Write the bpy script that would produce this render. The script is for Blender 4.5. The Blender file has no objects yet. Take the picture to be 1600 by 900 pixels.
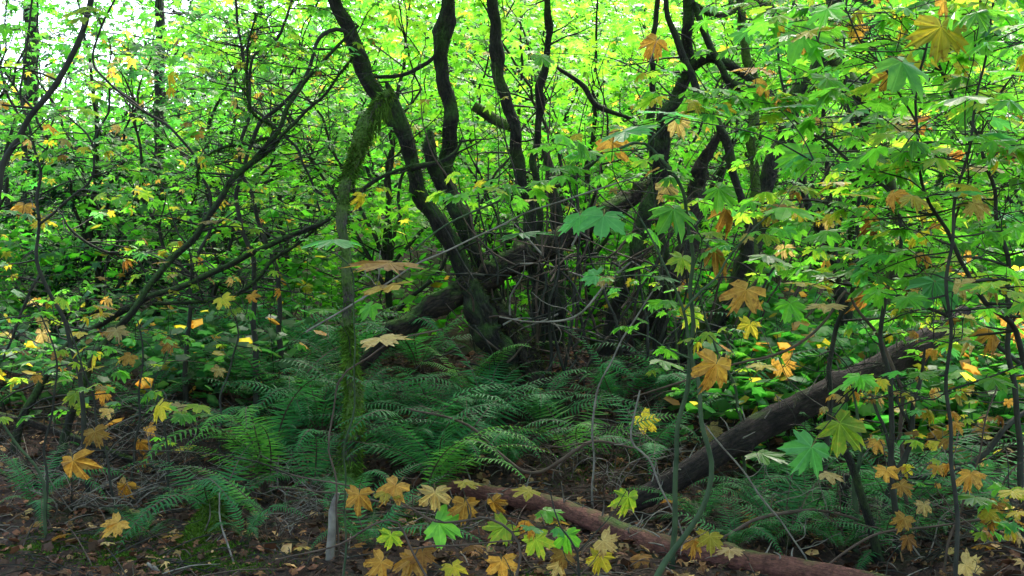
import bpy, math
import numpy as np
from mathutils import Matrix, Vector

# ------------------------------------------------------------------ camera, world, sun, exposure
sc = bpy.context.scene
R = math.radians
CAMZ, FPX = 1.6, 1600.0            # eye height; focal length in pixels of the 1600 px wide photograph
cam = bpy.data.cameras.new('camera'); cam.lens = 36.0; cam.sensor_width = 36.0
cam.clip_start = 0.05; cam.clip_end = 600.0
camo = bpy.data.objects.new('camera', cam); sc.collection.objects.link(camo)
camo.location = (0, 0, CAMZ); camo.rotation_euler = (R(90), 0, 0)
sc.camera = camo
SUN_EL, SUN_AZ = R(52), R(12)      # high beyond the trees, veiled by cloud
w = bpy.data.worlds.new('World'); sc.world = w; w.use_nodes = True
nt = w.node_tree; nt.nodes.clear()
out = nt.nodes.new('ShaderNodeOutputWorld'); bgn = nt.nodes.new('ShaderNodeBackground')
sky = nt.nodes.new('ShaderNodeTexSky'); sky.sky_type = 'NISHITA'; sky.sun_disc = False
sky.sun_elevation = SUN_EL; sky.sun_rotation = SUN_AZ; sky.dust_density = 3.0; sky.air_density = 1.0
nt.links.new(sky.outputs[0], bgn.inputs[0]); bgn.inputs[1].default_value = 0.15
nt.links.new(bgn.outputs[0], out.inputs[0])
sl = bpy.data.lights.new('sun', 'SUN'); sl.energy = 1.5; sl.angle = R(14); sl.color = (1, .95, .86)
slo = bpy.data.objects.new('sun', sl); sc.collection.objects.link(slo)
sdir = Vector((math.sin(SUN_AZ)*math.cos(SUN_EL), math.cos(SUN_AZ)*math.cos(SUN_EL), math.sin(SUN_EL)))
slo.rotation_euler = sdir.to_track_quat('Z', 'Y').to_euler()
vs = sc.view_settings; vs.view_transform = 'Standard'; vs.look = 'None'; vs.exposure = 2.7; vs.gamma = 1.0
vs.use_curve_mapping = False
sc.cycles.max_bounces = 6; sc.cycles.diffuse_bounces = 5; sc.cycles.transmission_bounces = 4

rng = np.random.RandomState(11)
C = sc.collection

# ------------------------------------------------------------------ helpers
def sstep(a, b, x):
    t = np.clip((np.asarray(x, float)-a)/(b-a), 0, 1); return t*t*(3-2*t)
def gh(x, y):
    """height of the forest floor"""
    x = np.asarray(x, float); y = np.asarray(y, float)
    amp = 0.62 + 0.16*sstep(-3.2, -0.4, x) - 0.12*sstep(2.5, 5.0, x)
    z = amp*sstep(7.4, 10.8, y + 0.25*np.sin(x*1.3+.5))
    z = z + 0.16*np.exp(-((x-0.5)/1.5)**2 - ((y-10.6)/1.0)**2)
    sl_ = .11 + .23*sstep(-.30, -.02, x/np.maximum(y, 5))            # wooded slope added behind so the tree rows catch skylight, gentler on the left
    yy = np.clip(y-12.3, 0, 60); z = z + sl_*(yy*yy/(yy+3.)) + 3.0*sstep(70, 200, np.hypot(x, y))
    z = z + 0.035*np.sin(x*2.1+y*.7)*np.cos(y*1.9-x*.6) + 0.02*np.sin(x*5.3+1)*np.sin(y*4.7) + 0.008*np.sin(x*13)*np.sin(y*15+x*4)
    return z
def P(px, py, d):
    return np.array([(px-800)/FPX*d, d, CAMZ + (450-py)/FPX*d])
def G(px, d, dz=0.0):
    x = (px-800)/FPX*d
    return np.array([x, d, float(gh(x, d))+dz])
def nrm(v):
    v = np.asarray(v, float); return v/max(np.linalg.norm(v), 1e-9)

class MB:
    def __init__(s): s.V=[]; s.F=[]; s.A=[]; s.Cc=[]; s.n=0; s.M=[]
    def add(s, v, f, uv=None, col=None, mat=0):
        v = np.asarray(v, float).reshape(-1, 3)
        s.V.append(v); s.A.append(np.zeros_like(v) if uv is None else np.asarray(uv, float).reshape(-1, 3))
        s.Cc.append(np.ones((len(v), 3)) if col is None else np.asarray(col, float).reshape(-1, 3))
        f = np.asarray(f, int)
        s.F.append(f + s.n); s.M.append(mat); s.n += len(v)
    def build(s, name, mats, parent=None, origin=None, smooth=True, kind=None, col=False):
        me = bpy.data.meshes.new(name)
        V = np.concatenate(s.V) if s.V else np.zeros((0, 3))
        org = np.zeros(3)
        if origin is not None: org = np.asarray(origin, float)
        elif parent is not None: org = np.array(parent['_o'])
        V = V - org
        loops = np.concatenate([f.ravel() for f in s.F]); tot = np.concatenate([np.full(len(f), f.shape[1]) for f in s.F])
        mi = np.concatenate([np.full(len(f), m) for f, m in zip(s.F, s.M)])
        me.vertices.add(len(V)); me.vertices.foreach_set('co', V.astype('f4').ravel())
        me.loops.add(len(loops)); me.loops.foreach_set('vertex_index', loops.astype('i4'))
        me.polygons.add(len(tot)); st = np.concatenate([[0], np.cumsum(tot)[:-1]])
        me.polygons.foreach_set('loop_start', st.astype('i4'))
        me.polygons.foreach_set('material_index', mi.astype('i4'))
        me.polygons.foreach_set('use_smooth', np.full(len(tot), smooth))
        a = me.attributes.new('luv', 'FLOAT_VECTOR', 'POINT'); a.data.foreach_set('vector', np.concatenate(s.A).astype('f4').ravel())
        if col:
            a = me.attributes.new('lcol', 'FLOAT_COLOR', 'POINT')
            cc = np.concatenate(s.Cc); a.data.foreach_set('color', np.concatenate([cc, np.ones((len(cc), 1))], 1).astype('f4').ravel())
        me.update(calc_edges=True)
        for m in (mats if isinstance(mats, (list, tuple)) else [mats]): me.materials.append(m)
        o = bpy.data.objects.new(name, me); C.objects.link(o)
        if parent is not None: o.parent = parent
        if kind: o['kind'] = kind
        return o

def tag(o, label, cat, group=None, kind=None):
    o['label'] = label; o['category'] = cat
    if group: o['group'] = group
    if kind: o['kind'] = kind
    return o
def thing(name, loc, label, cat, group=None):
    o = bpy.data.objects.new(name, None); C.objects.link(o)
    o.location = [float(a) for a in loc]; o['_o'] = [float(a) for a in loc]; o.empty_display_size = .2
    return tag(o, label, cat, group)

def spline(pts, rad, step):
    """Catmull-Rom through the points, resampled"""
    p = np.asarray(pts, float); r = np.asarray(rad, float)
    if len(p) == 2: p = np.array([p[0], p.mean(0), p[1]]); r = np.array([r[0], r.mean(), r[1]])
    pe = np.vstack([2*p[0]-p[1], p, 2*p[-1]-p[-2]])
    op, orr = [], []
    for i in range(len(p)-1):
        a, b, c, d = pe[i:i+4]; n = max(2, int(np.linalg.norm(c-b)/step))
        t = np.linspace(0, 1, n, endpoint=False)[:, None]
        op.append(.5*(2*b+(c-a)*t+(2*a-5*b+4*c-d)*t**2+(3*b-a-3*c+d)*t**3))
        orr.append(r[i]+(r[i+1]-r[i])*t[:, 0])
    op.append(p[-1:]); orr.append(r[-1:])
    return np.vstack(op), np.concatenate(orr)

def tube(mb, pts, rad, sides=6, step=.12, rough=0., knob=0., wob=0., mat=0, cap=False):
    p, r = spline(pts, rad, step)
    n = len(p)
    if wob:
        k = np.arange(n); ph = rng.rand(6)*6.28; env = np.sin(np.linspace(0, 1, n)*np.pi)[:, None]
        L = np.linspace(0, 1, n)*n*step
        p = p + env*wob*np.stack([np.sin(L*7+ph[0])+.5*np.sin(L*17+ph[1]), np.sin(L*6+ph[2])+.5*np.sin(L*15+ph[3]), .7*np.sin(L*8+ph[4])], 1)
    t = np.gradient(p, axis=0); t /= np.linalg.norm(t, axis=1)[:, None]+1e-12
    u = np.cross(t[0], [0, 0, 1]) if abs(t[0, 2]) < .9 else np.cross(t[0], [1, 0, 0])
    U = np.zeros_like(p); u = nrm(u)
    for i in range(n):
        u = u - t[i]*np.dot(u, t[i]); u = u/(np.linalg.norm(u)+1e-12); U[i] = u
    W = np.cross(t, U)
    a = np.arange(sides)/sides*2*np.pi
    L = np.concatenate([[0], np.cumsum(np.linalg.norm(np.diff(p, axis=0), axis=1))])
    rr = r[:, None]*np.ones((1, sides))
    if rough:
        ph = rng.rand(8)*6.28
        rr = rr*(1+rough*(.55*np.sin(3*a+ph[0]+L[:, None]*1.3)+.35*np.sin(5*a+ph[1]-L[:, None]*2.1)+.5*np.sin(L[:, None]*9+2*a+ph[2])*np.sin(a*2+ph[3])
             + .45*rng.randn(n, sides)))
    if knob:
        for _ in range(int(n*knob*.12)+1):
            i0 = rng.rand()*n; a0 = rng.rand()*6.28
            g = np.exp(-((np.arange(n)-i0)/1.6)**2)[:, None]*np.exp(-((np.cos(a-a0)-1)/.35)**2)
            rr = rr*(1+.35*g)
    V = p[:, None, :]+rr[..., None]*(np.cos(a)[None, :, None]*U[:, None, :]+np.sin(a)[None, :, None]*W[:, None, :])
    mr = max(float(r.mean()), .004)
    uv = np.stack([np.broadcast_to(np.cos(a), (n, sides)), np.broadcast_to(np.sin(a), (n, sides)), np.broadcast_to((L/mr)[:, None], (n, sides))], -1)
    i = np.arange(n-1)[:, None]*sides; j = np.arange(sides)[None, :]; j2 = (j+1) % sides
    F = np.stack([i+j, i+j2, i+sides+j2, i+sides+j], -1).reshape(-1, 4)
    mb.add(V.reshape(-1, 3), F, uv.reshape(-1, 3), mat=mat)
    if cap:
        for e, k in ((0, 0), (n-1, (n-1)*sides)):
            ring = V[e]; cen = p[e] + (t[e] if e else -t[e])*r[e]*.12*rng.randn()
            vv = np.vstack([ring, cen]); ff = np.array([[q, (q+1) % sides, sides] for q in range(sides)])
            mb.add(vv, ff, np.vstack([uv[e], [0, 0, 0]]), mat=mat)
    return p, r

# ------------------------------------------------------------------ materials
def mat(name):
    m = bpy.data.materials.new(name); m.use_nodes = True
    t = m.node_tree; t.nodes.clear()
    o = t.nodes.new('ShaderNodeOutputMaterial'); b = t.nodes.new('ShaderNodeBsdfPrincipled')
    t.links.new(b.outputs[0], o.inputs[0]); b.inputs['Roughness'].default_value = .85
    b.inputs['Specular IOR Level'].default_value = .25
    return m, t, b, o
def node(t, kind, **kw):
    n = t.nodes.new(kind)
    for k, v in kw.items():
        if k.startswith('i_'): n.inputs[k[2:].replace('_', ' ')].default_value = v
        elif k[0] == 'n' and k[1:].isdigit(): n.inputs[int(k[1:])].default_value = v
        else: setattr(n, k, v)
    return n
def mixc(t, fac, a, b, blend='MIX'):
    n = t.nodes.new('ShaderNodeMix'); n.data_type = 'RGBA'; n.blend_type = blend
    for s, v in ((n.inputs[0], fac), (n.inputs[6], a), (n.inputs[7], b)):
        if hasattr(v, 'is_output') or isinstance(v, bpy.types.NodeSocket): t.links.new(v, s)
        elif isinstance(v, (int, float)): s.default_value = v
        else: s.default_value = (*v, 1)
    return n.outputs[2]
def ramp(t, fac, *stops):
    n = t.nodes.new('ShaderNodeValToRGB'); e = n.color_ramp.elements
    while len(e) < len(stops): e.new(.5)
    for k, (p, c) in enumerate(stops):
        e[k].position = p; e[k].color = (*c, 1) if not isinstance(c, (int, float)) else (c, c, c, 1)
    t.links.new(fac, n.inputs[0]); return n.outputs[0]
def bump(t, b, h, strength, dist):
    n = node(t, 'ShaderNodeBump'); n.inputs['Strength'].default_value = strength; n.inputs['Distance'].default_value = dist
    t.links.new(h, n.inputs['Height']); t.links.new(n.outputs[0], b.inputs['Normal'])

def bark(name, dark, light, moss=(.06, .11, .015), moss_amt=0., scale=1.0, bmp=.7, crk=.6):
    m, t, b, o = mat(name)
    at = node(t, 'ShaderNodeAttribute', attribute_name='luv')
    mp = node(t, 'ShaderNodeMapping'); mp.inputs['Scale'].default_value = (2.2*scale, 2.2*scale, .45*scale)
    t.links.new(at.outputs['Vector'], mp.inputs[0])
    n1 = node(t, 'ShaderNodeTexNoise', i_Scale=1.6, i_Detail=6.0, i_Roughness=.7); t.links.new(mp.outputs[0], n1.inputs['Vector'])
    tc = node(t, 'ShaderNodeTexCoord')
    n2 = node(t, 'ShaderNodeTexNoise', i_Scale=3.5, i_Detail=4.0); t.links.new(tc.outputs['Object'], n2.inputs['Vector'])
    n3 = node(t, 'ShaderNodeTexNoise', i_Scale=45.0, i_Detail=3.0); t.links.new(tc.outputs['Object'], n3.inputs['Vector'])
    c = ramp(t, n1.outputs[0], (.3, dark), (.72, light))
    n6 = node(t, 'ShaderNodeTexVoronoi', i_Scale=1.1); n6.feature = 'DISTANCE_TO_EDGE'; mp2 = node(t, 'ShaderNodeMapping'); mp2.inputs['Scale'].default_value = (3.4, 3.4, .7)
    t.links.new(at.outputs['Vector'], mp2.inputs[0]); wv_ = node(t, 'ShaderNodeVectorMath', operation='ADD'); t.links.new(mp2.outputs[0], wv_.inputs[0]); t.links.new(n1.outputs['Color'], wv_.inputs[1]); t.links.new(wv_.outputs[0], n6.inputs['Vector'])
    crack = ramp(t, n6.outputs['Distance'], (.0, crk), (.10, 0))
    c = mixc(t, crack, c, [x*.5 for x in dark])
    n7 = node(t, 'ShaderNodeTexNoise', i_Scale=9.0, i_Detail=5.0, i_Roughness=.7); t.links.new(tc.outputs['Object'], n7.inputs['Vector'])
    c = mixc(t, ramp(t, n7.outputs[0], (.45, 0), (.68, .75)), c, [x*.7 for x in dark])
    c = mixc(t, ramp(t, n3.outputs[0], (.4, 0), (.75, .6)), c, [x*.45 for x in dark])
    if moss_amt:
        g = node(t, 'ShaderNodeNewGeometry'); sx = node(t, 'ShaderNodeSeparateXYZ'); t.links.new(g.outputs['Normal'], sx.inputs[0])
        ma = node(t, 'ShaderNodeMath', operation='MULTIPLY_ADD', n1=.35, n2=moss_amt-.5); t.links.new(sx.outputs[2], ma.inputs[0])
        mb2 = node(t, 'ShaderNodeMath', operation='ADD'); t.links.new(ma.outputs[0], mb2.inputs[0]); t.links.new(n2.outputs[0], mb2.inputs[1])
        f = ramp(t, mb2.outputs[0], (.42, 0), (.62, 1))
        mc = ramp(t, n3.outputs[0], (.3, [x*.5 for x in moss]), (.7, [x*1.4 for x in moss]))
        c = mixc(t, f, c, mc)
    t.links.new(c, b.inputs['Base Color'])
    s = node(t, 'ShaderNodeMath', operation='SUBTRACT'); t.links.new(n1.outputs[0], s.inputs[0]); t.links.new(crack, s.inputs[1])
    bump(t, b, s.outputs[0], bmp, .02)
    return m
def plain(name, c1, c2, rough=.8, scale=9.):
    m, t, b, o = mat(name); tc = node(t, 'ShaderNodeTexCoord')
    n = node(t, 'ShaderNodeTexNoise', i_Scale=scale, i_Detail=4.0); t.links.new(tc.outputs['Object'], n.inputs['Vector'])
    t.links.new(ramp(t, n.outputs[0], (.3, c1), (.7, c2)), b.inputs['Base Color']); b.inputs['Roughness'].default_value = rough
    return m
def leafmat(name, refl=None, edge=None, trans=1.9, tmix=.5, percol=False, gloss=.35, rough=.42, blot=None):
    """thin leaf: reflects on top, glows when lit from behind; veins from the leaf's own coordinates"""
    m, t, b, o = mat(name)
    at = node(t, 'ShaderNodeAttribute', attribute_name='luv'); sx = node(t, 'ShaderNodeSeparateXYZ'); t.links.new(at.outputs['Vector'], sx.inputs[0])
    if percol:
        ac = node(t, 'ShaderNodeAttribute', attribute_name='lcol'); c = ac.outputs['Color']
    else:
        oi = node(t, 'ShaderNodeObjectInfo')
        tc = node(t, 'ShaderNodeTexCoord')
        add = node(t, 'ShaderNodeVectorMath', operation='ADD'); t.links.new(tc.outputs['Object'], add.inputs[0])
        sc3 = node(t, 'ShaderNodeVectorMath', operation='SCALE'); sc3.inputs[0].default_value = (37, 21, 53); t.links.new(oi.outputs['Random'], sc3.inputs['Scale'])
        t.links.new(sc3.outputs[0], add.inputs[1])
        nz = node(t, 'ShaderNodeTexNoise', i_Scale=3.2, i_Detail=5.0, i_Roughness=.65); t.links.new(add.outputs[0], nz.inputs['Vector'])
        c = mixc(t, ramp(t, nz.outputs[0], (.36, 0), (.68, 1)), refl, edge)
        if blot:
            n5 = node(t, 'ShaderNodeTexNoise', i_Scale=9.0, i_Detail=3.0); t.links.new(add.outputs[0], n5.inputs['Vector'])
            lr_ = node(t, 'ShaderNodeVectorMath', operation='LENGTH'); t.links.new(at.outputs['Vector'], lr_.inputs[0])
            er = node(t, 'ShaderNodeMath', operation='MULTIPLY_ADD', n1=.32, n2=-.12); t.links.new(lr_.outputs['Value'], er.inputs[0])
            es = node(t, 'ShaderNodeMath', operation='ADD'); t.links.new(er.outputs[0], es.inputs[0]); t.links.new(n5.outputs[0], es.inputs[1])
            c = mixc(t, ramp(t, es.outputs[0], (.55, 0), (.74, .85)), c, blot)
        hv = node(t, 'ShaderNodeHueSaturation'); mr = node(t, 'ShaderNodeMapRange', n3=.58, n4=1.32); t.links.new(oi.outputs['Random'], mr.inputs[0])
        t.links.new(mr.outputs[0], hv.inputs['Value']); t.links.new(c, hv.inputs['Color']); c = hv.outputs[0]
        # radiating main veins (every 51 degrees about the petiole) and a paler rib
        an = node(t, 'ShaderNodeMath', operation='ARCTAN2'); t.links.new(sx.outputs[0], an.inputs[0]); t.links.new(sx.outputs[1], an.inputs[1])
        pp = node(t, 'ShaderNodeMath', operation='PINGPONG', n1=R(25.5)); t.links.new(an.outputs[0], pp.inputs[0])
        ln = node(t, 'ShaderNodeVectorMath', operation='LENGTH'); t.links.new(at.outputs['Vector'], ln.inputs[0])
        ml = node(t, 'ShaderNodeMath', operation='MULTIPLY'); t.links.new(pp.outputs[0], ml.inputs[0]); t.links.new(ln.outputs['Value'], ml.inputs[1])
        v = ramp(t, ml.outputs[0], (.0, .30), (.02, 0))
        c = mixc(t, v, c, [min(1, x*1.5+.05) for x in edge])
    t.links.new(c, b.inputs['Base Color']); b.inputs['Roughness'].default_value = rough
    b.inputs['Specular IOR Level'].default_value = gloss
    tr = node(t, 'ShaderNodeBsdfTranslucent')
    vm = mixc(t, 1.0, c, (trans*.94, trans*1.02, trans*.72), 'MULTIPLY'); t.links.new(vm, tr.inputs[0])
    mx = node(t, 'ShaderNodeMixShader'); mx.inputs[0].default_value = tmix
    t.links.new(b.outputs[0], mx.inputs[1]); t.links.new(tr.outputs[0], mx.inputs[2]); t.links.new(mx.outputs[0], o.inputs[0])
    return m

M = {
 'bark_black': bark('bark_black', (.007, .005, .004), (.055, .042, .029), moss_amt=.46, moss=(.035, .065, .011), bmp=1.),
 'bark_mossy': bark('bark_mossy', (.018, .015, .011), (.075, .06, .045), moss_amt=.62, moss=(.07, .12, .015)),
 'bark_leaning': bark('bark_leaning', (.010, .008, .005), (.05, .042, .03), moss_amt=.48, moss=(.035, .07, .012)),
 'bark_old': bark('bark_old', (.010, .007, .005), (.075, .046, .028), moss_amt=.26, scale=.8, bmp=1.),
 'bark_pale': bark('bark_pale', (.035, .027, .02), (.17, .135, .11), moss_amt=.50, moss=(.08, .13, .02)),
 'bark_grey': bark('bark_grey', (.010, .008, .006), (.075, .062, .045), moss_amt=.46, moss=(.04, .07, .012), bmp=1.),
 'bark_red': bark('bark_red', (.075, .026, .018), (.33, .125, .09), moss_amt=.14, scale=1.3, bmp=1., crk=.15),
 'bark_log': bark('bark_log', (.009, .006, .005), (.072, .043, .036), moss_amt=.02, scale=1.2, bmp=1., crk=.25),
 'twig_dark': plain('twig_dark', (.012, .011, .008), (.04, .036, .024)),
 'twig_brown': plain('twig_brown', (.04, .025, .016), (.11, .07, .05)),
 'twig_pale': plain('twig_pale', (.09, .07, .055), (.24, .20, .16), scale=14),
 'twig_green': plain('twig_green', (.02, .035, .014), (.06, .085, .035)),
 'twig_mossy': plain('twig_mossy', (.02, .03, .008), (.065, .10, .02), scale=14),
 'petiole': plain('petiole', (.10, .09, .02), (.22, .15, .05)),
 'moss': leafmat('moss', percol=True, tmix=.35, trans=1.3, gloss=.05, rough=.95),
 'needle': leafmat('needle', percol=True, tmix=.2, trans=1.2, gloss=.2, rough=.6),
 'crown_leaf': leafmat('crown_leaf', percol=True, tmix=.6, trans=2.2, gloss=.3, rough=.45),
 'litter': leafmat('litter', percol=True, tmix=.15, trans=1., gloss=.15, rough=.7),
 'fern': leafmat('fern', (.009, .075, .017), (.024, .14, .03), tmix=.36, trans=1.9, gloss=.08, rough=.5),
 'fern_bright': leafmat('fern_bright', (.045, .16, .02), (.08, .24, .03), tmix=.4, trans=1.8, gloss=.08, rough=.5),
 'fern_dead': leafmat('fern_dead', (.10, .045, .02), (.2, .10, .05), tmix=.15, trans=1.2, gloss=.1, rough=.8),
}
LC = {'green': ((.075, .25, .022), (.14, .35, .03)), 'lime': ((.17, .30, .025), (.32, .40, .04)), 'deep': ((.055, .21, .05), (.09, .29, .07)),
      'yellow': ((.42, .36, .03), (.62, .46, .05)), 'orange': ((.40, .18, .03), (.58, .32, .07)), 'tan': ((.45, .28, .10), (.62, .45, .20)), 'rust': ((.22, .09, .02), (.36, .17, .04))}
BL = {'green': None, 'lime': (.5, .38, .05), 'deep': None, 'yellow': (.30, .14, .02), 'orange': (.2, .07, .015), 'tan': (.25, .11, .03), 'rust': (.1, .04, .01)}
for k, (a, b) in LC.items(): M['leaf_'+k] = leafmat('leaf_'+k, a, b, blot=BL[k], gloss=.45 if k in ('green', 'deep') else .25, rough=.36 if k in ('green', 'deep') else .5, tmix=.58, trans=2.2 if k in ('green', 'deep', 'lime') else 1.5)

# ------------------------------------------------------------------ leaf shapes
HALF = [(0, .86), (6, .72), (13, .76), (19, .60), (26, .44), (32, .56), (39, .72), (44, .70), (51, .85), (57, .70), (64, .72), (73, .53), (83, .42), (92, .52), (103, .66), (111, .52), (121, .54), (140, .36), (163, .20)]
def leaf_template(kind, seed):
    r = np.random.RandomState(seed)
    ang = [a for a, _ in HALF] + [-a for a, _ in HALF[:0:-1]]; rad = [b for _, b in HALF] + [b for _, b in HALF[:0:-1]]
    ang = np.radians(np.array(ang) + r.randn(len(ang))*1.5); rad = np.array(rad)*(1+r.randn(len(rad))*.085)
    n = len(ang)
    lobe = np.abs((np.degrees(ang)+25.5) % 51 - 25.5)/25.5                # 0 on a rib, 1 in a sinus
    mid = np.array([i for i in range(n)])
    x, y = np.sin(ang)*rad, np.cos(ang)*rad
    amp = {'flat': .16, 'droop': .42, 'curl': .8}[kind]
    z = -amp*rad**1.8 + .05*(lobe-.3)*(1 if kind != 'curl' else 2.2) + r.randn(n)*.02 + amp*.5*x*np.sin(r.rand()*6.28)*rad
    if kind == 'curl':
        x = x*(1-.35*rad); y = y*(1-.12*rad)
    V = [(0, 0, 0)] + list(zip(x, y, z)); UV = [(0, 0, 0)] + [(math.sin(a)*q, math.cos(a)*q, 0) for a, q in zip(ang, rad)]
    order = np.argsort(ang)  # go round once, leaving the petiole gap open
    F = [(0, 1+order[i+1], 1+order[i]) for i in range(n-1)]
    # petiole: a thin three-sided stalk running back from the blade
    pl = .30+.15*r.rand(); w0 = .012
    p0 = [(0, .02, 0), (0, -pl*.5, -.05*r.rand()), (0, -pl, -.12*r.rand())]
    k = len(V)
    for (a, b, c) in p0: V += [(a-w0, b, c), (a+w0, b, c), (a, b, c+w0*1.6)]; UV += [(0, b, 0)]*3
    FP = []
    for q in (0, 3):
        for e in range(3): FP += [(k+q+e, k+q+(e+1) % 3, k+q+3+(e+1) % 3), (k+q+e, k+q+3+(e+1) % 3, k+q+3+e)]
    return np.array(V), np.array(F), np.array(FP), np.array(UV), pl
LEAF = {}
for kind in ('flat', 'droop', 'curl'):
    for s in range(4):
        V, F, FP, UV, pl = leaf_template(kind, s*7+len(kind))
        for k in LC:
            mb = MB(); mb.add(V, F, UV); mb.F.append(FP); mb.M.append(1)
            o = mb.build('leaf', [M['leaf_'+k], M['petiole']], smooth=False)
            LEAF[kind, s, k] = (o.data, pl); bpy.data.objects.remove(o)
def basis(y, n):
    y = nrm(y); n = np.asarray(n, float); n = n-y*np.dot(n, y); n = nrm(n); x = np.cross(y, n)
    return np.stack([x, y, n], 1)
nleaf = [0]
def add_leaf(th, base, ydir, normal, s, colour, kind=None, zs=None):
    if kind is None: kind = rng.choice(['flat', 'droop', 'droop'] if colour in ('green', 'deep', 'lime') else ['droop', 'curl', 'flat'])
    me, pl = LEAF[kind, rng.randint(4), colour]
    o = bpy.data.objects.new('leaf', me); C.objects.link(o); o.parent = th
    Bm = basis(ydir, normal)*s*np.array([[.78+.34*rng.rand(), .9+.2*rng.rand(), (.5+1.3*rng.rand()) if zs is None else zs]]); m = np.eye(4); m[:3, :3] = Bm; m[:3, 3] = np.asarray(base)-np.array(th['_o'])
    o.matrix_local = Matrix(m.tolist()); nleaf[0] += 1
    return np.asarray(base) - Bm[:, 1]*pl + Bm[:, 2]*-.08      # where the stalk ends

# crown leaves (many, joined into a crown): a simple five-lobed blade
CA = np.radians([-128, -100, -78, -50, -25, 0, 25, 50, 78, 100, 128]); CR = np.array([.28, .55, .34, .85, .42, .88, .42, .85, .34, .55, .28])
CT = np.vstack([[0, 0, 0], np.stack([np.sin(CA)*CR, np.cos(CA)*CR, -.22*CR**2], 1)]); CF = np.array([[0, i+2, i+1] for i in range(10)])
CA2 = np.radians([-115, -75, -45, -20, 0, 20, 45, 75, 115]); CR2 = np.array([.45, .38, .85, .45, .9, .45, .85, .38, .45])
CT2 = np.vstack([np.stack([np.sin(CA2)*CR2, np.cos(CA2)*CR2, -.2*CR2**2], 1)]); CF2 = np.array([[0, 2, 1], [0, 4, 2], [2, 4, 3], [0, 8, 4], [4, 8, 6], [4, 6, 5], [6, 8, 7]])[:, ::-1]
def scatter(mb, pos, yaw, tilt, roll, s, cols, T=CT, F=CF):
    n = len(pos); cy, sy = np.cos(yaw), np.sin(yaw); ct, st = np.cos(tilt), np.sin(tilt); cr, sr = np.cos(roll), np.sin(roll)
    Y = np.stack([cy*ct, sy*ct, -st], 1); X0 = np.stack([sy, -cy, 0*sy], 1); Z0 = np.cross(X0, Y)
    X = X0*cr[:, None]+Z0*sr[:, None]; Z = np.cross(X, Y)
    V = pos[:, None, :] + s[:, None, None]*(T[None, :, 0:1]*X[:, None, :]+T[None, :, 1:2]*Y[:, None, :]+T[None, :, 2:3]*Z[:, None, :])
    FF = (F[None]+(np.arange(n)*len(T))[:, None, None]).reshape(-1, 3)
    uv = np.broadcast_to(T[None], V.shape)
    mb.add(V.reshape(-1, 3), FF, uv.reshape(-1, 3), np.repeat(cols, len(T), 0))
def leafcols(n, tint, autumn=.028):
    base = np.array({'spring': (.072, .235, .02), 'mid': (.05, .185, .022), 'lime': (.105, .275, .02), 'dull': (.045, .13, .035), 'dark': (.025, .08, .03)}[tint])
    c = base*np.exp(rng.randn(n, 1)*.22)*np.exp(rng.randn(n, 3)*np.array([.18, .06, .2]))
    k = rng.rand(n)
    c[k < autumn] = np.array((.50, .38, .05))*np.exp(rng.randn((k < autumn).sum(), 1)*.2)
    c[k < autumn*.4] = np.array((.48, .24, .05))*np.exp(rng.randn((k < autumn*.4).sum(), 1)*.2)
    return c

# ------------------------------------------------------------------ fern fronds
def frond(variant, mname):
    r = np.random.RandomState(variant*13+5)
    mb = MB(); n = 34
    u = np.linspace(0, 1, n)
    th0 = R([68, 60, 74, 50, 64][variant]); th1 = R([-38, -20, -52, -28, -5][variant])
    th = th0+(th1-th0)*u**1.15
    ds = 1/(n-1)
    x = np.concatenate([[0], np.cumsum(np.cos(th[:-1])*ds)]); z = np.concatenate([[0], np.cumsum(np.sin(th[:-1])*ds)])
    y = .05*np.sin(u*2.6+r.rand()*6)*u
    pts = np.stack([x, y-y[0], z], 1)
    tube(mb, pts[::3], .006*(1-.75*u[::3]), sides=3, step=.2, mat=1)
    tang = np.gradient(pts, axis=0); tang /= np.linalg.norm(tang, axis=1)[:, None]
    side = np.array([0, 1, 0]); VV = []; FF = []; UVs = []; k = 0
    for i in range(3, n):
        uu = u[i]; L = .128*(np.clip((uu-.03)/.22, 0, 1)**.6)*(1-max(0, uu-.3)/.72)**.75+.004
        wd = .0165*(.45+.55*L/.128)
        nor = np.cross(tang[i], side)
        for sg in (-1, 1):
            if r.rand() < .03: continue
            d = nrm(side*sg + tang[i]*(.30+.25*uu) - nor*-.06 + np.array([0, 0, -.12-.22*r.rand()]) + r.randn(3)*.05)
            Lq = L*(1+.1*r.randn()); b = pts[i]; tn = tang[i]
            m2 = b+d*Lq*.35; tip = b+d*Lq+np.array([0, 0, -.12*Lq])+tn*.12*Lq
            VV += [b-tn*wd*.4, b+tn*wd*.6, m2-tn*wd*.5+nor*.004, m2+tn*wd*.55, tip]
            FF += [(k, k+2, k+3), (k, k+3, k+1), (k+2, k+4, k+3)]; UVs += [(0, .3, 0)]*5; k += 5
    mb.add(VV, FF, UVs)
    o = mb.build('frond', [M[mname], M['twig_brown']], smooth=False); me = o.data; bpy.data.objects.remove(o); return me
FROND = {(v, mname): frond(v, mname) for v in range(5) for mname in ('fern', 'fern_bright', 'fern_dead')}
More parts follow.
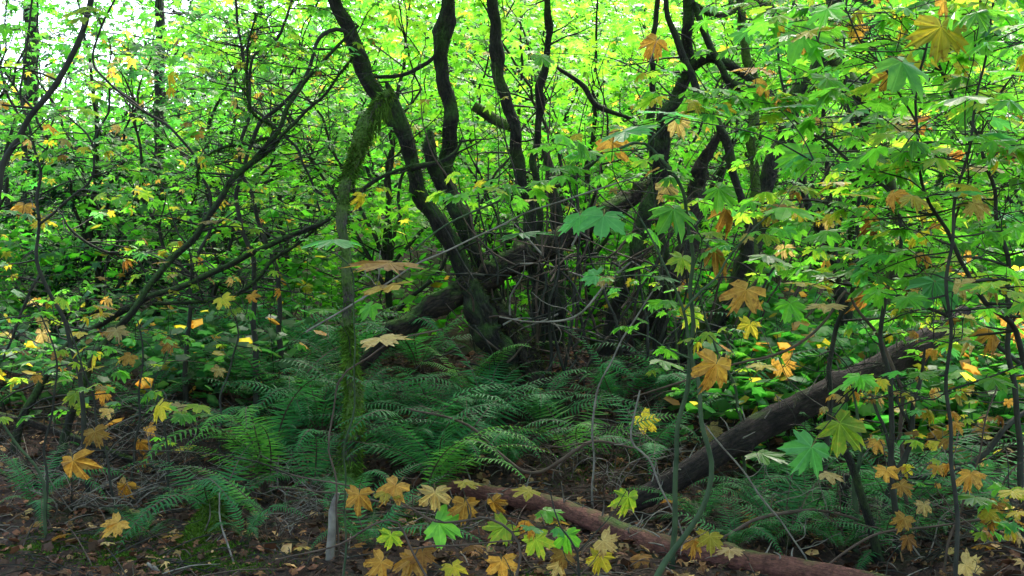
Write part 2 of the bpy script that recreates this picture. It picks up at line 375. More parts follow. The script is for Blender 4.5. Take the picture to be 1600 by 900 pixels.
def fern(px, d, size, nf, label, mname='fern', az0=None, spread=360, lift=0., dead=0):
    size *= 1.42; nf = int(nf*1.2); b = G(px, d, -.02+lift); th = thing('sword_fern', b, label, 'fern', 'sword ferns on the forest floor')
    mb = MB(); tube(mb, [b+[0, 0, -.06], b+[0.01, 0, .03], b+[0, 0, .07]], [.05, .045, .015], sides=7, step=.03, rough=.2); mb.build('root_crown', M['bark_old'], th)
    for k in range(nf+dead):
        isd = k >= nf
        v = rng.choice([0, 1, 2, 3, 4], p=[.3, .2, .2, .2, .1]) if not isd else 3
        o = bpy.data.objects.new('frond', FROND[v, 'fern_dead' if isd else mname]); C.objects.link(o); o.parent = th
        a = rng.rand()*6.28 if az0 is None else R(az0+(rng.rand()-.5)*spread)
        if az0 is None: a = (k+.6*rng.rand())/nf*6.28
        s = size*(.55+.65*rng.rand())
        o.rotation_euler = (rng.randn()*.22, rng.randn()*.14+(.0 if not isd else .7), a); o.scale = (s, s*(1 if rng.rand() < .5 else -1), s)
        o.location = (math.cos(a)*.03, math.sin(a)*.03, .04)
    return th

# ------------------------------------------------------------------ stems drawn through photo points at a real depth
def stem(spec, ground=True):
    pts = [P(a, b, d) for a, b, d, w_ in spec]; rad = [w_/2/FPX*d for a, b, d, w_ in spec]
    if ground:
        q = pts[-1]; g = float(gh(q[0], q[1]))
        if q[2] > g-.02: pts.append(np.array([q[0]+.02, q[1]+.02, g-.12])); rad.append(rad[-1]*1.12)
    return pts, rad
def fuzz(mb, pts, rad, n, ln, up=.4, col=(.05, .085, .014), droop=.4, rr=(0, 1)):
    """short moss leaves standing off a stem"""
    p, r = spline(pts, rad, .05); k = rng.randint(int(rr[0]*(len(p)-1)), max(1, int(rr[1]*(len(p)-1))), n)
    f = rng.rand(n)[:, None]; c = p[k]*(1-f)+p[k+1]*f; t = p[k+1]-p[k]; t /= np.linalg.norm(t, axis=1)[:, None]+1e-9
    d = rng.randn(n, 3)+np.array([0, 0, up]); d -= t*(d*t).sum(1)[:, None]; d /= np.linalg.norm(d, axis=1)[:, None]+1e-9
    b = c+d*(r[k]*.96)[:, None]
    L = ln*(.35+rng.rand(n)**2)[:, None]
    tip = b+d*L*.8+np.array([0, 0, -1])*L*droop+rng.randn(n, 3)*L*.35
    w_ = np.cross(d, rng.randn(n, 3)); w_ /= np.linalg.norm(w_, axis=1)[:, None]+1e-9; w_ *= L*.16+.002
    V = np.stack([b-w_, b+w_, tip], 1).reshape(-1, 3); F = np.arange(n*3).reshape(-1, 3)
    cc = np.array(col)*np.exp(rng.randn(n, 1)*.35)*np.exp(rng.randn(n, 3)*.08)
    mb.add(V, F, None, np.repeat(cc, 3, 0))
ATT = []                                        # (point, thing) where hand-placed leaves can grow
def register(th, p):
    for q in p[::2]: ATT.append((np.array(q), th))

def twigs_from(mb, p, r, n, length, side=None, lo=.2, hi=1., sub=2, up=.3, rmin=.0022, rf=.35, regth=None):
    """crooked side twigs"""
    for _ in range(n):
        i = int((lo+(hi-lo)*rng.rand())*(len(p)-1)); b = p[i]; L = length*(.4+.9*rng.rand())
        a = rng.rand()*6.28; d = nrm([math.cos(a), math.sin(a)*.7, up+rng.randn()*.35])
        if side is not None: d = nrm(d*.8+np.asarray(side))
        pts = [b]; q = b.copy(); dd = d.copy()
        for s_ in range(4): dd = nrm(dd+rng.randn(3)*.28+[0, 0, .05]); q = q+dd*L/4; pts.append(q)
        r0 = max(rmin*1.4, min(r[i]*rf, .012)); tp, tr = tube(mb, pts, np.linspace(r0, rmin, 5), sides=4, step=.09)
        if regth is not None: register(regth, tp)
        if sub: twigs_from(mb, tp, tr, sub, L*.5, None, .3, 1., 0, up, rmin*.8, .6, regth)

# ================================================================== SETTING: the forest floor
def grid(xs, ys):
    X, Y = np.meshgrid(xs, ys); Z = gh(X, Y)
    V = np.stack([X, Y, Z], -1).reshape(-1, 3); nx = len(xs); i = np.arange(len(ys)-1)[:, None]*nx; j = np.arange(nx-1)[None]
    return V, np.stack([i+j, i+j+1, i+nx+j+1, i+nx+j], -1).reshape(-1, 4)
def axis_(lo, hi, a, b, fine):
    o1 = lo+(a-lo)*(1-np.linspace(1, 0, 24, endpoint=False)**2.2); o2 = b+(hi-b)*np.linspace(0, 1, 26)[1:]**2.2
    return np.concatenate([o1, np.arange(a, b, fine), [b], o2])
xs = np.unique(np.concatenate([-9-(np.linspace(0, 1, 26)[1:]**2.2)*290, np.arange(-9, 9.01, .07), 9.01+(np.linspace(0, 1, 26)[1:]**2.2)*290]))
ys = np.unique(np.concatenate([2-(np.linspace(0, 1, 22)[1:]**2)*250, np.arange(2, 15, .07), 15+(np.linspace(0, 1, 34)[1:]**2.2)*290]))
V, F = grid(xs, ys)
V[:, 2] += (np.abs(V[:, 0]) < 9)*(V[:, 1] > 2)*(V[:, 1] < 15)*rng.randn(len(V))*.011
gm, t, b, o = mat('forest_soil'); tc = node(t, 'ShaderNodeTexCoord')
n1 = node(t, 'ShaderNodeTexNoise', i_Scale=22., i_Detail=8., i_Roughness=.75); t.links.new(tc.outputs['Object'], n1.inputs['Vector'])
n2 = node(t, 'ShaderNodeTexNoise', i_Scale=.9, i_Detail=5., i_Roughness=.6); t.links.new(tc.outputs['Object'], n2.inputs['Vector'])
c = ramp(t, n1.outputs[0], (.3, (.010, .007, .005)), (.55, (.05, .027, .018)), (.8, (.13, .065, .042)))
c = mixc(t, ramp(t, n2.outputs[0], (.56, 0), (.68, .75)), c, (.03, .055, .01))
t.links.new(c, b.inputs['Base Color']); bump(t, b, n1.outputs[0], 1., .04); b.inputs['Roughness'].default_value = .95
mb = MB(); mb.add(V, F); o = mb.build('ground', gm); o['kind'] = 'structure'; o['label'] = 'dark brown forest floor of needles and soil rising to a bank'; o['category'] = 'ground'

# ================================================================== LARGE THINGS: the old maple in the middle
B0 = G(850, 10.4)
cl = thing('maple_tree', B0, 'old dark many-stemmed maple with crooked mossy trunks rising in the middle', 'tree')
CLS = [  # crooked stems: (px, py, depth, width px)
 ('bark_black', 1, [(512, -120, 9.6, 24), (524, 0, 9.7, 25), (545, 50, 9.75, 28), (568, 105, 9.8, 30), (590, 150, 9.8, 31), (622, 200, 9.8, 30), (642, 245, 9.8, 26), (656, 295, 9.8, 27), (676, 335, 9.85, 30), (704, 380, 9.9, 33), (728, 425, 9.95, 37), (752, 470, 10, 42), (778, 525, 10.1, 48), (795, 575, 10.2, 60)]),
 ('bark_black', 1, [(703, -120, 10.2, 25), (700, 0, 10.2, 26), (694, 60, 10.2, 26), (693, 110, 10.2, 26), (702, 190, 10.2, 29), (701, 250, 10.2, 30), (700, 300, 10.2, 31), (717, 340, 10.1, 33), (744, 395, 10.1, 26), (756, 440, 10.15, 30), (790, 500, 10.2, 36), (830, 570, 10.3, 50)]),
 ('bark_grey', 0, [(762, -120, 10.6, 20), (771, 0, 10.6, 22), (774, 60, 10.6, 23), (784, 130, 10.6, 24), (800, 195, 10.6, 22), (813, 260, 10.6, 20), (824, 330, 10.6, 22), (836, 420, 10.6, 26), (846, 500, 10.6, 30), (850, 575, 10.6, 42)]),
 ('bark_black', 0, [(862, -100, 10.3, 11), (856, 0, 10.3, 12), (857, 60, 10.3, 12), (853, 110, 10.3, 14), (842, 150, 10.3, 15), (838, 220, 10.3, 13), (838, 290, 10.3, 13), (843, 380, 10.3, 13), (850, 460, 10.3, 14), (856, 560, 10.3, 20)]),
 ('bark_black', 1, [(1082, -120, 9.9, 21), (1077, 0, 9.9, 22), (1076, 65, 9.9, 21), (1074, 105, 9.9, 22), (1058, 145, 9.9, 24), (1042, 190, 9.9, 26), (1034, 240, 9.95, 29), (1022, 290, 10, 33), (1008, 345, 10, 30), (990, 400, 10, 25), (972, 450, 10, 26), (958, 500, 10.1, 28), (940, 550, 10.2, 36), (925, 590, 10.3, 50)]),
 ('bark_grey', 0, [(1036, -110, 9.7, 10), (1042, 0, 9.7, 10), (1051, 50, 9.7, 12), (1072, 100, 9.7, 14), (1092, 140, 9.7, 15), (1118, 190, 9.75, 17), (1138, 240, 9.8, 16), (1155, 290, 9.85, 15), (1166, 340, 9.9, 16), (1160, 420, 10, 18), (1120, 500, 10.1, 20), (1060, 570, 10.3, 30)]),
 ('bark_mossy', 1, [(1150, -110, 10.4, 14), (1155, 0, 10.4, 16), (1163, 60, 10.4, 15), (1173, 110, 10.4, 19), (1177, 160, 10.4, 20), (1176, 220, 10.4, 19), (1178, 280, 10.4, 18), (1178, 350, 10.4, 20), (1172, 430, 10.4, 22), (1150, 520, 10.5, 26), (1110, 580, 10.5, 36)]),
 ('bark_grey', 1, [(1312, -110, 10.8, 22), (1305, 0, 10.8, 24), (1298, 55, 10.8, 26), (1272, 115, 10.8, 28), (1240, 165, 10.8, 27), (1222, 215, 10.8, 28), (1204, 270, 10.8, 30), (1188, 330, 10.8, 32), (1175, 390, 10.8, 34), (1130, 480, 10.8, 38), (1070, 570, 10.8, 46)]),
 ('bark_grey', 0, [(1024, -80, 10.1, 9), (1026, 10, 10.1, 10), (1019, 80, 10.1, 10), (1018, 160, 10.1, 12), (1020, 230, 10.1, 14), (1030, 320, 10.2, 14), (1040, 430, 10.2, 16), (1030, 560, 10.3, 24)]),
 ('bark_grey', 0, [(850, 230, 11.0, 12), (862, 280, 11.0, 20), (870, 350, 11.0, 24), (872, 440, 11.0, 26), (868, 560, 11.0, 34)]),
]
clump_pts = []
for mname, fz, spec in CLS:
    pts, rad = stem(spec); rad = [q*.8 for q in rad]; mb = MB(); p, r = tube(mb, pts, rad, sides=14, step=.055, rough=.10, knob=1.2, wob=.022)
    s_ = mb.build('trunk', M[mname], cl); clump_pts.append((p, r))
    mb = MB(); fuzz(mb, pts, np.array(rad), 2600 if fz else 900, .034 if fz else .022, up=.3, col=(.035, .06, .012)); mb.build('moss', M['moss'], s_, origin=cl['_o'], kind='stuff', col=True)
    register(cl, p[int(len(p)*.1):int(len(p)*.6)])
# limbs that join and cross the stems
for mname, spec in [
 ('bark_black', [(672, 205, 10.15, 8), (670, 225, 10.12, 20), (676, 255, 10.1, 22), (690, 290, 10.15, 20), (703, 320, 10.15, 14)]),
 ('bark_black', [(604, 128, 9.75, 5), (612, 150, 9.75, 16), (622, 180, 9.75, 22), (636, 220, 9.78, 26), (644, 260, 9.8, 18)]),
 ('bark_grey', [(585, 120, 9.7, 5), (620, 118, 9.8, 6), (650, 108, 10, 7), (675, 92, 10.1, 5), (685, 70, 10.15, 4)]),
 ('bark_black', [(1068, 112, 9.9, 14), (1100, 92, 9.85, 17), (1135, 98, 9.8, 15), (1175, 125, 9.8, 12), (1210, 152, 9.8, 7)]),
 ('bark_black', [(1085, 5, 9.8, 11), (1105, 60, 9.75, 11), (1128, 110, 9.7, 11), (1140, 130, 9.7, 13), (1175, 140, 9.7, 12), (1230, 165, 9.7, 8)]),
 ('bark_mossy', [(1148, 15, 10.4, 9), (1130, 24, 10.2, 9), (1105, 20, 10.1, 8), (1090, 8, 9.95, 7)]),
 ('bark_mossy', [(1130, -90, 9.4, 20), (1180, -10, 9.4, 20), (1225, 38, 9.4, 21), (1290, 80, 9.5, 22), (1335, 135, 9.6, 22), (1365, 180, 9.7, 22), (1378, 240, 9.8, 18), (1395, 300, 10.0, 15), (1400, 400, 10.2, 16), (1370, 500, 10.4, 20), (1340, 580, 10.5, 26)]),
 ('bark_grey', [(640, 262, 9.7, 12), (690, 252, 9.85, 7), (715, 235, 10.0, 5), (722, 215, 10.05, 3)]),
 ('bark_grey', [(985, 185, 10.1, 5), (935, 165, 10.2, 9), (905, 130, 10.25, 8), (870, 105, 10.3, 5)]),
 ('bark_mossy', [(740, 165, 11.2, 14), (770, 185, 11.2, 18), (800, 200, 11.0, 14)]),
 ('bark_grey', [(850, 300, 9.9, 5), (900, 275, 9.9, 9), (940, 240, 9.9, 9)]),
 ('bark_grey', [(1235, 215, 9.6, 5), (1250, 250, 9.8, 11), (1260, 310, 10, 12), (1290, 370, 10.2, 15), (1310, 430, 10.4, 17), (1330, 560, 10.5, 20)]),
 ]:
    pts, rad = stem(spec, False); mb = MB(); p, r = tube(mb, pts, rad, sides=9, step=.05, rough=.08, knob=.6, wob=.008)
    lo_ = mb.build('limb', [M[mname]], cl)
    if mname != 'bark_grey': mb = MB(); fuzz(mb, pts, np.array(rad), 400, .03, col=(.035, .06, .012)); mb.build('moss', M['moss'], lo_, origin=cl['_o'], kind='stuff', col=True)
    clump_pts.append((p, r)); register(cl, p)
# old prostrate trunk and root swellings of the same tree
for mname, nm, spec in [
 ('bark_old', 'trunk', [(560, 575, 9.5, 16), (605, 530, 9.6, 22), (650, 497, 9.75, 30), (700, 470, 9.8, 35), (745, 442, 9.9, 37), (800, 414, 10.05, 36), (860, 384, 10.2, 33), (920, 352, 10.4, 30), (975, 318, 10.6, 25), (1020, 285, 10.8, 18), (1050, 262, 10.9, 8)]),
 ('bark_old', 'trunk', [(1150, 170, 11.0, 3), (1122, 212, 10.95, 9), (1105, 245, 10.9, 16), (1095, 272, 10.85, 24), (1078, 330, 10.75, 27), (1072, 400, 10.6, 30), (1040, 450, 10.5, 32), (1000, 505, 10.4, 34), (955, 560, 10.3, 40)]),
 ('bark_old', 'root', [(760, 470, 9.75, 20), (800, 520, 9.75, 34), (830, 560, 9.7, 34), (842, 600, 9.6, 24)]),
 ('bark_black', 'root', [(735, 440, 9.8, 28), (752, 480, 9.75, 40), (770, 530, 9.7, 40), (790, 570, 9.65, 30)]),
 ]:
    pts, rad = stem(spec, nm == 'root' or spec[0][0] > 1100); mb = MB(); p, r = tube(mb, pts, rad, sides=20, step=.04, rough=.2, knob=2., wob=.035, cap=True)
    s_ = mb.build(nm, M[mname], cl); register(cl, p)
    mb = MB(); fuzz(mb, pts, np.array(rad), 1500, .05, up=.9, col=(.05, .05, .02)); mb.build('moss', M['moss'], s_, origin=cl['_o'], kind='stuff', col=True)
# branches and leafy top above the view, added unseen to shade everything below
top = MB(); crown_c = []
for (p, r) in clump_pts[:4]:
    for k in range(11):
        b = p[rng.randint(0, 10)]; a = rng.rand()*6.28
        L = 1.5+3.0*rng.rand(); e = b+np.array([math.cos(a)*L, math.sin(a)*L-1.3, .9+2.6*rng.rand()])
        m1 = b*.6+e*.4+[0, 0, .5]; mb = MB(); tube(mb, [b, m1, e], [.035, .02, .006], sides=5, step=.25, wob=.05); mb.build('branch', M['bark_grey'], cl); crown_c += [m1*.5+e*.5, e, e+rng.randn(3)*.5]
cc = np.array(crown_c); cc = np.vstack([cc, np.stack([rng.rand(60)*8-5, 1.5+rng.rand(60)*8.5, 5.2+rng.rand(60)*2.2], 1)])  # loose leaf clusters added overhead, out of view, to darken the foreground
n = 40; pos = np.repeat(cc, n, 0)+rng.randn(len(cc)*n, 3)*[.55, .55, .16]
pos = pos[pos[:, 2] > CAMZ+.30*np.maximum(pos[:, 1], 0)+.15]
scatter(top, pos, rng.rand(len(pos))*6.28, .25+rng.randn(len(pos))*.25, rng.randn(len(pos))*.25, .15+.06*rng.rand(len(pos)), leafcols(len(pos), 'mid', .05))
top.build('crown', M['crown_leaf'], cl, smooth=False, kind='stuff', col=True)
# dry twig thicket low in the clump
for k in range(90):
    q = P(rng.uniform(720, 1030), 0, rng.uniform(9.35, 10.0)); q[2] = P(0, max(rng.uniform(340, 590), 430-.35*(q[0]/9.7*FPX+800-760)), q[1])[2]; mb = MB()
    a = rng.rand()*6.28; L = .35+.6*rng.rand(); d = nrm([math.cos(a), .2*math.sin(a), .5*rng.randn()]); pts = [q]; 
    for s_ in range(4): d = nrm(d+rng.randn(3)*.3); q = q+d*L/4; pts.append(q)
    tube(mb, pts, np.linspace(.011, .003, 5), sides=4, step=.08); mb.build('dead_twig', M[['twig_dark', 'twig_brown', 'twig_pale'][rng.choice(3, p=[.45, .4, .15])]], cl)
for (p, r) in clump_pts[:9]:
    for _ in range(7): mb = MB(); twigs_from(mb, p, r, 1, .7, lo=.15, hi=.75, sub=3); mb.build('branch', M['twig_dark'], cl)

# thin young shoots fanning up from the foot of the clump
for k in range(58):
    px0 = rng.uniform(770, 1190); d0 = rng.uniform(9.6, 10.6); q = G(px0, d0, -.05); H = rng.uniform(1.0, 3.2); lean = (px0-900)/150*.35+rng.randn()*.25
    pts = [q]
    for u in (.25, .5, .75, 1.): pts.append(q+np.array([lean*u*H*.8+rng.randn()*.07, rng.randn()*.1-.15*u, u*H]))
    mb = MB(); p, r = tube(mb, pts, np.linspace(.012+.008*rng.rand(), .003, 5), sides=5, step=.08, wob=.015); twigs_from(mb, p, r, 3, .4, lo=.3, hi=.95, sub=1, up=.5)
    mb.build('shoot', M[['twig_dark', 'twig_mossy', 'twig_brown'][rng.choice(3, p=[.6, .2, .2])]], cl)

# ------------------------------------------------------------------ mossy bent pole left of the clump
b = G(548, 8.0); sn = thing('mossy_pole', b, 'slim mossy trunk bent at the top with hanging moss, left of the many-stemmed maple', 'tree')
pts, rad = stem([(612, 142, 8.6, 8), (600, 152, 8.55, 22), (582, 178, 8.5, 24), (566, 215, 8.4, 26), (552, 255, 8.3, 20), (540, 290, 8.2, 22), (535, 330, 8.2, 20), (540, 390, 8.15, 18), (541, 440, 8.1, 20), (543, 500, 8.1, 18), (548, 560, 8.0, 22), (552, 620, 8.0, 28), (550, 680, 7.9, 36), (545, 730, 7.9, 46), (540, 775, 7.8, 60)]); rad = [q*.82 for q in rad]
mb = MB(); tube(mb, pts, rad, sides=14, step=.045, rough=.1, knob=1., wob=.01); s_ = mb.build('trunk', M['bark_pale'], sn)
mb = MB(); fuzz(mb, pts, np.array(rad), 4200, .042, up=.3, droop=.7, col=(.06, .11, .015), rr=(.0, .26)); fuzz(mb, pts, np.array(rad), 2600, .026, up=.2, col=(.05, .1, .015), rr=(.2, .66)); fuzz(mb, pts, np.array(rad), 9000, .038, up=.2, droop=.5, col=(.075, .14, .018), rr=(.6, 1.))
# strands of hanging moss
for k in range(260):
    q = P(rng.uniform(556, 606), 0, 8.45); f = (606-(q[0]/8.45*FPX+800))/50; q[2] = P(0, 165+f*70, 8.45)[2]; q += rng.randn(3)*[.02, .05, .03]
    L = .04+.13*rng.rand()**2; e = q+[rng.randn()*.02, rng.randn()*.02, -L]; wv = np.array([.005, .003*rng.randn(), 0])
    mb.add([q-wv, q+wv, e], [[0, 1, 2]], None, np.tile(np.array((.055, .095, .015))*np.exp(rng.randn()*.3), (3, 1)))
mb.build('moss', M['moss'], s_, origin=sn['_o'], kind='stuff', col=True); register(sn, np.array(pts[4:12]))

# ------------------------------------------------------------------ logs
def log_(name, label, mname, spec, sink=.0, cat='log', stubs=14, twc='twig_pale', rough=.05):
    pts, rad = stem(spec, False); rad = [q*.86 for q in rad]; th = thing(name, pts[len(pts)//2]*[1, 1, 0]+[0, 0, float(gh(*pts[len(pts)//2][:2]))], label, cat)
    mb = MB(); p, r = tube(mb, pts, rad, sides=22, step=.03, rough=rough, knob=.5, wob=.006, cap=True); mb.build('trunk', M[mname], th)
    for k in range(stubs):
        i = rng.randint(3, len(p)-3); a = rng.rand()*6.28; d = nrm([math.cos(a)*.6, -.4+rng.randn()*.5, abs(rng.randn())*.7+.15]); L = .05+.16*rng.rand()
        mb = MB(); tube(mb, [p[i]+d*r[i]*.8, p[i]+d*(r[i]+L*.5), p[i]+d*(r[i]+L)+rng.randn(3)*.02], [.007, .005, .002], sides=4, step=.03); mb.build('branch_stub', M[twc], th)
    register(th, p[::3]); return th, p, r
lg1 = log_('fallen_log', 'reddish brown fallen log lying across the bottom of the picture', 'bark_red',
     [(662, 762, 7.75, 18), (690, 760, 7.7, 24), (740, 766, 7.6, 28), (800, 776, 7.4, 31), (865, 790, 7.15, 33), (930, 815, 6.75, 37), (1000, 843, 6.35, 41), (1080, 863, 6.05, 43), (1180, 880, 5.8, 44), (1330, 908, 5.5, 46), (1480, 940, 5.2, 46)], rough=.055, stubs=24)
lg2 = log_('leaning_log', 'thick dark leaning log slanting up to the right with dead twigs', 'bark_log',
     [(985, 788, 7.15, 38), (1050, 752, 7.2, 42), (1130, 702, 7.3, 48), (1200, 661, 7.4, 52), (1300, 613, 7.5, 51), (1380, 572, 7.6, 49), (1445, 535, 7.7, 46), (1485, 505, 7.8, 38), (1510, 484, 7.85, 20)], stubs=34)
lg3 = log_('rotten_stump', 'short mossy rotten stump leaning on the ground below the arching fern', 'bark_mossy',
     [(352, 770, 6.9, 20), (335, 800, 6.75, 42), (318, 835, 6.6, 56), (305, 870, 6.4, 66), (295, 900, 6.2, 60)], stubs=4, cat='stump', rough=.12)
mb = MB(); fuzz(mb, *stem([(352, 770, 6.9, 20), (335, 800, 6.75, 42), (318, 835, 6.6, 56), (305, 870, 6.4, 66), (295, 900, 6.2, 60)], False), 3500, .03, up=1.2, droop=.2, col=(.06, .11, .012)); mb.build('moss', M['moss'], lg3[0], kind='stuff', col=True)
st = log_('broken_stump', 'dark upright broken stump post beside a thin green stem, lower right', 'bark_log', [(1321, 742, 6.6, 12), (1322, 752, 6.6, 19), (1322, 800, 6.6, 20), (1324, 860, 6.6, 20), (1325, 925, 6.6, 24)], stubs=5, cat='stump')
lg4 = log_('fallen_pole', 'thin brown fallen pole half hidden in the dark undergrowth at far left', 'bark_old', [(-30, 640, 8.6, 10), (60, 665, 8.6, 14), (130, 690, 8.5, 14), (210, 720, 8.4, 12)], stubs=6, twc='twig_brown')

# ================================================================== MAPLE SAPLINGS with single leaves
PAL = {'R': (['green', 'lime', 'deep', 'yellow', 'orange', 'tan', 'rust'], [.70, .16, .05, .04, .02, .02, .01]),
       'T': (['green', 'lime', 'deep', 'yellow', 'orange', 'tan', 'rust'], [.62, .20, .08, .05, .02, .02, .01]),
       'L': (['green', 'lime', 'deep', 'yellow', 'orange', 'tan', 'rust'], [.55, .20, .06, .09, .05, .04, .01]),
       'A': (['green', 'lime', 'deep', 'yellow', 'orange', 'tan', 'rust'], [.18, .12, .06, .20, .30, .09, .05])}
def leafy_branch(th, mname, start, az, L, up, pal, s0, r0=.006, nodes=4, leaf=True):
    d = np.array([math.cos(az), math.sin(az), up]); pts = [np.array(start)]; q = np.array(start); dd = nrm(d)
    for k in range(5): dd = nrm(dd+rng.randn(3)*[.16, .16, .1]+[0, 0, -.05+(.07 if up < 0 else 0)]); q = q+dd*L/5; pts.append(q)
    mb = MB(); p, r = tube(mb, pts, np.linspace(r0, .0022, 6), sides=4, step=.07)
    cols, wts = PAL[pal]
    todo = []
    for t_ in np.linspace(.35, 1., nodes):
        i = min(len(p)-1, int(t_*(len(p)-1))); h = p[min(i+1, len(p)-1)]-p[max(i-1, 0)]; a0 = math.atan2(h[1], h[0])
        for sg in ((-1, 1) if t_ < .99 else (-1, 0, 1)):
            if rng.rand() < .18: continue
            a = a0+sg*R(55)+rng.randn()*.35; s = s0*(.62+.65*rng.rand()); ps = s*(.35+.5*rng.rand())
            e = p[i]+np.array([math.cos(a), math.sin(a), .15+rng.randn()*.25])*ps
            todo.append((p[i], e, a, s))
    for (b_, e, a, s) in todo:
        col = rng.choice(cols, p=wts); dp = .08+abs(rng.randn())*.22 if col in ('green', 'deep', 'lime') else .3+abs(rng.randn())*.45
        y_ = np.array([math.cos(a)*math.cos(dp), math.sin(a)*math.cos(dp), -math.sin(dp)])
        n_ = np.array([math.cos(a)*math.sin(dp), math.sin(a)*math.sin(dp), math.cos(dp)])+rng.randn(3)*.22
        q = add_leaf(th, e, y_, n_, s, col); tube(mb, [b_, (b_+q)/2+[0, 0, .01], q], [.0025, .002, .0016], sides=3, step=.1)
    mb.build('branch', M[mname], th); register(th, p)
def sapling(name, label, mname, stems_, pal='R', nb=8, bl=.6, s0=.17, lo=.05, hi=.75, up=.15, nodes=4, side=None, twigs=0, group=None, sides=8, ground=True, fz=0):
    p0, r0 = stem(stems_[0], ground); base = p0[-1]
    th = thing(name, base, label, 'tree' if name == 'vine_maple' else 'sapling', group)
    for k, sp in enumerate(stems_):
        p_, r_ = stem(sp, ground and k == 0); r_ = [q*(.72 if mname.startswith('twig') or mname == 'bark_leaning' else 1) for q in r_]; mb = MB(); p, r = tube(mb, p_, r_, sides=sides, step=.06, rough=.05, wob=.018)
        s_ = mb.build('stem' if k == 0 else 'limb', M[mname], th); register(th, p[int(len(p)*.02):int(len(p)*.9)])
        if fz: mb = MB(); fuzz(mb, p_, np.array(r_), fz, .022, up=.3, col=(.04, .085, .012)); mb.build('moss', M['moss'], s_, origin=th['_o'], kind='stuff', col=True)
        m_ = int(round(nb*(1 if k == 0 else .6)))
        for j in range(m_):
            i = int((lo+(hi-lo)*(j+rng.rand())/max(m_, 1))*(len(p)-1)); a = rng.rand()*6.28
            if side is not None: a = side+rng.randn()*.9
            leafy_branch(th, 'twig_dark' if mname != 'twig_green' else 'twig_green', p[i], a, bl*(.5+.9*rng.rand()), up+rng.randn()*.2, pal, s0, r0=min(.008, r[i]*.6), nodes=nodes)
        for _ in range(twigs): mb = MB(); twigs_from(mb, p, r, 1, .55, sub=3, lo=.1, hi=.9, up=.2); mb.build('branch', M['twig_dark'], th)
    return th
# ---- right hand side
sapling('maple_sapling', 'bent green maple sapling crossing in front of the reddish log', 'twig_green',
  [[(1000, 340, 5.0, 4), (1040, 415, 5.0, 5), (1062, 475, 5.0, 6), (1075, 540, 5.0, 8), (1090, 600, 5.0, 9), (1103, 660, 5.0, 10), (1111, 720, 5.0, 11), (1100, 780, 5.0, 12), (1065, 840, 5.0, 13), (1030, 900, 5.0, 15), (1000, 980, 5.0, 17)],
   [(1210, 330, 5.3, 3), (1170, 365, 5.2, 4), (1130, 420, 5.1, 5), (1095, 455, 5.0, 6), (1067, 487, 5.0, 6)]], 'R', nb=6, bl=.45, s0=0.081, lo=.0, hi=.4, nodes=2)
sapling('maple_sapling', 'tall thin dark maple sapling with broad green leaves at the right edge', 'twig_dark',
  [[(1560, -60, 4.6, 4), (1545, 60, 4.6, 5), (1520, 180, 4.6, 6), (1500, 300, 4.6, 7), (1480, 440, 4.6, 8), (1478, 560, 4.6, 8), (1490, 680, 4.6, 9), (1492, 800, 4.6, 10), (1488, 1000, 4.6, 11)]], 'R', nb=20, bl=.75, s0=0.103, lo=.02, hi=.62, nodes=4, twigs=10)
sapling('maple_sapling', 'forked dark sapling with drooping yellow leaves near the upper right corner', 'twig_dark',
  [[(1470, -40, 4.9, 4), (1452, 60, 4.9, 5), (1430, 180, 4.9, 6), (1440, 300, 4.9, 7), (1490, 365, 5.0, 9), (1507, 410, 5.0, 10), (1540, 470, 5.1, 11), (1600, 560, 5.2, 13), (1660, 800, 5.2, 16)],
   [(1510, 240, 4.8, 3), (1508, 300, 4.9, 5), (1490, 360, 5.0, 6)], [(1300, -20, 4.8, 3), (1350, 60, 4.8, 4), (1400, 140, 4.9, 5), (1431, 190, 4.9, 5)]], 'R', nb=17, bl=.65, s0=0.100, lo=.0, hi=.6, twigs=11)
sapling('maple_sapling', 'slender sapling with layered broad green leaves before the right stems of the clump', 'twig_dark',
  [[(1200, -60, 6.3, 4), (1215, 60, 6.3, 5), (1235, 180, 6.3, 6), (1300, 230, 6.2, 7), (1390, 300, 6.1, 8), (1400, 400, 6.1, 9), (1380, 520, 6.1, 10), (1390, 640, 6.1, 11), (1400, 820, 6.1, 14)],
   [(1120, 150, 6.2, 3), (1170, 158, 6.25, 4), (1230, 175, 6.3, 5)]], 'R', nb=19, bl=.7, s0=0.106, lo=.0, hi=.6, twigs=11)
sapling('maple_sapling', 'sapling with long level branches of bright green leaves across the right side', 'twig_dark',
  [[(1330, -50, 7.2, 5), (1318, 60, 7.2, 6), (1330, 180, 7.2, 7), (1345, 300, 7.2, 8), (1335, 420, 7.2, 9), (1300, 560, 7.2, 11), (1290, 720, 7.2, 13), (1290, 810, 7.2, 15)],
   [(1450, 195, 6.9, 4), (1400, 200, 7, 5), (1333, 205, 7.2, 6)], [(1150, 330, 7.1, 4), (1230, 310, 7.1, 5), (1340, 330, 7.2, 6)]], 'R', nb=17, bl=.85, s0=0.112, lo=.0, hi=.65, twigs=11)
sapling('maple_sapling', 'leafy sapling of large green leaves filling the top right', 'twig_dark',
  [[(1420, -90, 6.0, 6), (1440, 20, 6.0, 6), (1480, 130, 6.0, 7), (1540, 250, 6.0, 8), (1570, 400, 6.0, 10), (1580, 560, 6.0, 12), (1600, 800, 6.0, 15)],
   [(1310, 40, 5.9, 4), (1380, 80, 5.9, 5), (1470, 110, 6.0, 6)], [(1640, 60, 6, 3), (1580, 120, 6, 4), (1525, 220, 6, 5)]], 'R', nb=23, bl=.85, s0=0.118, lo=.0, hi=.6, twigs=11)
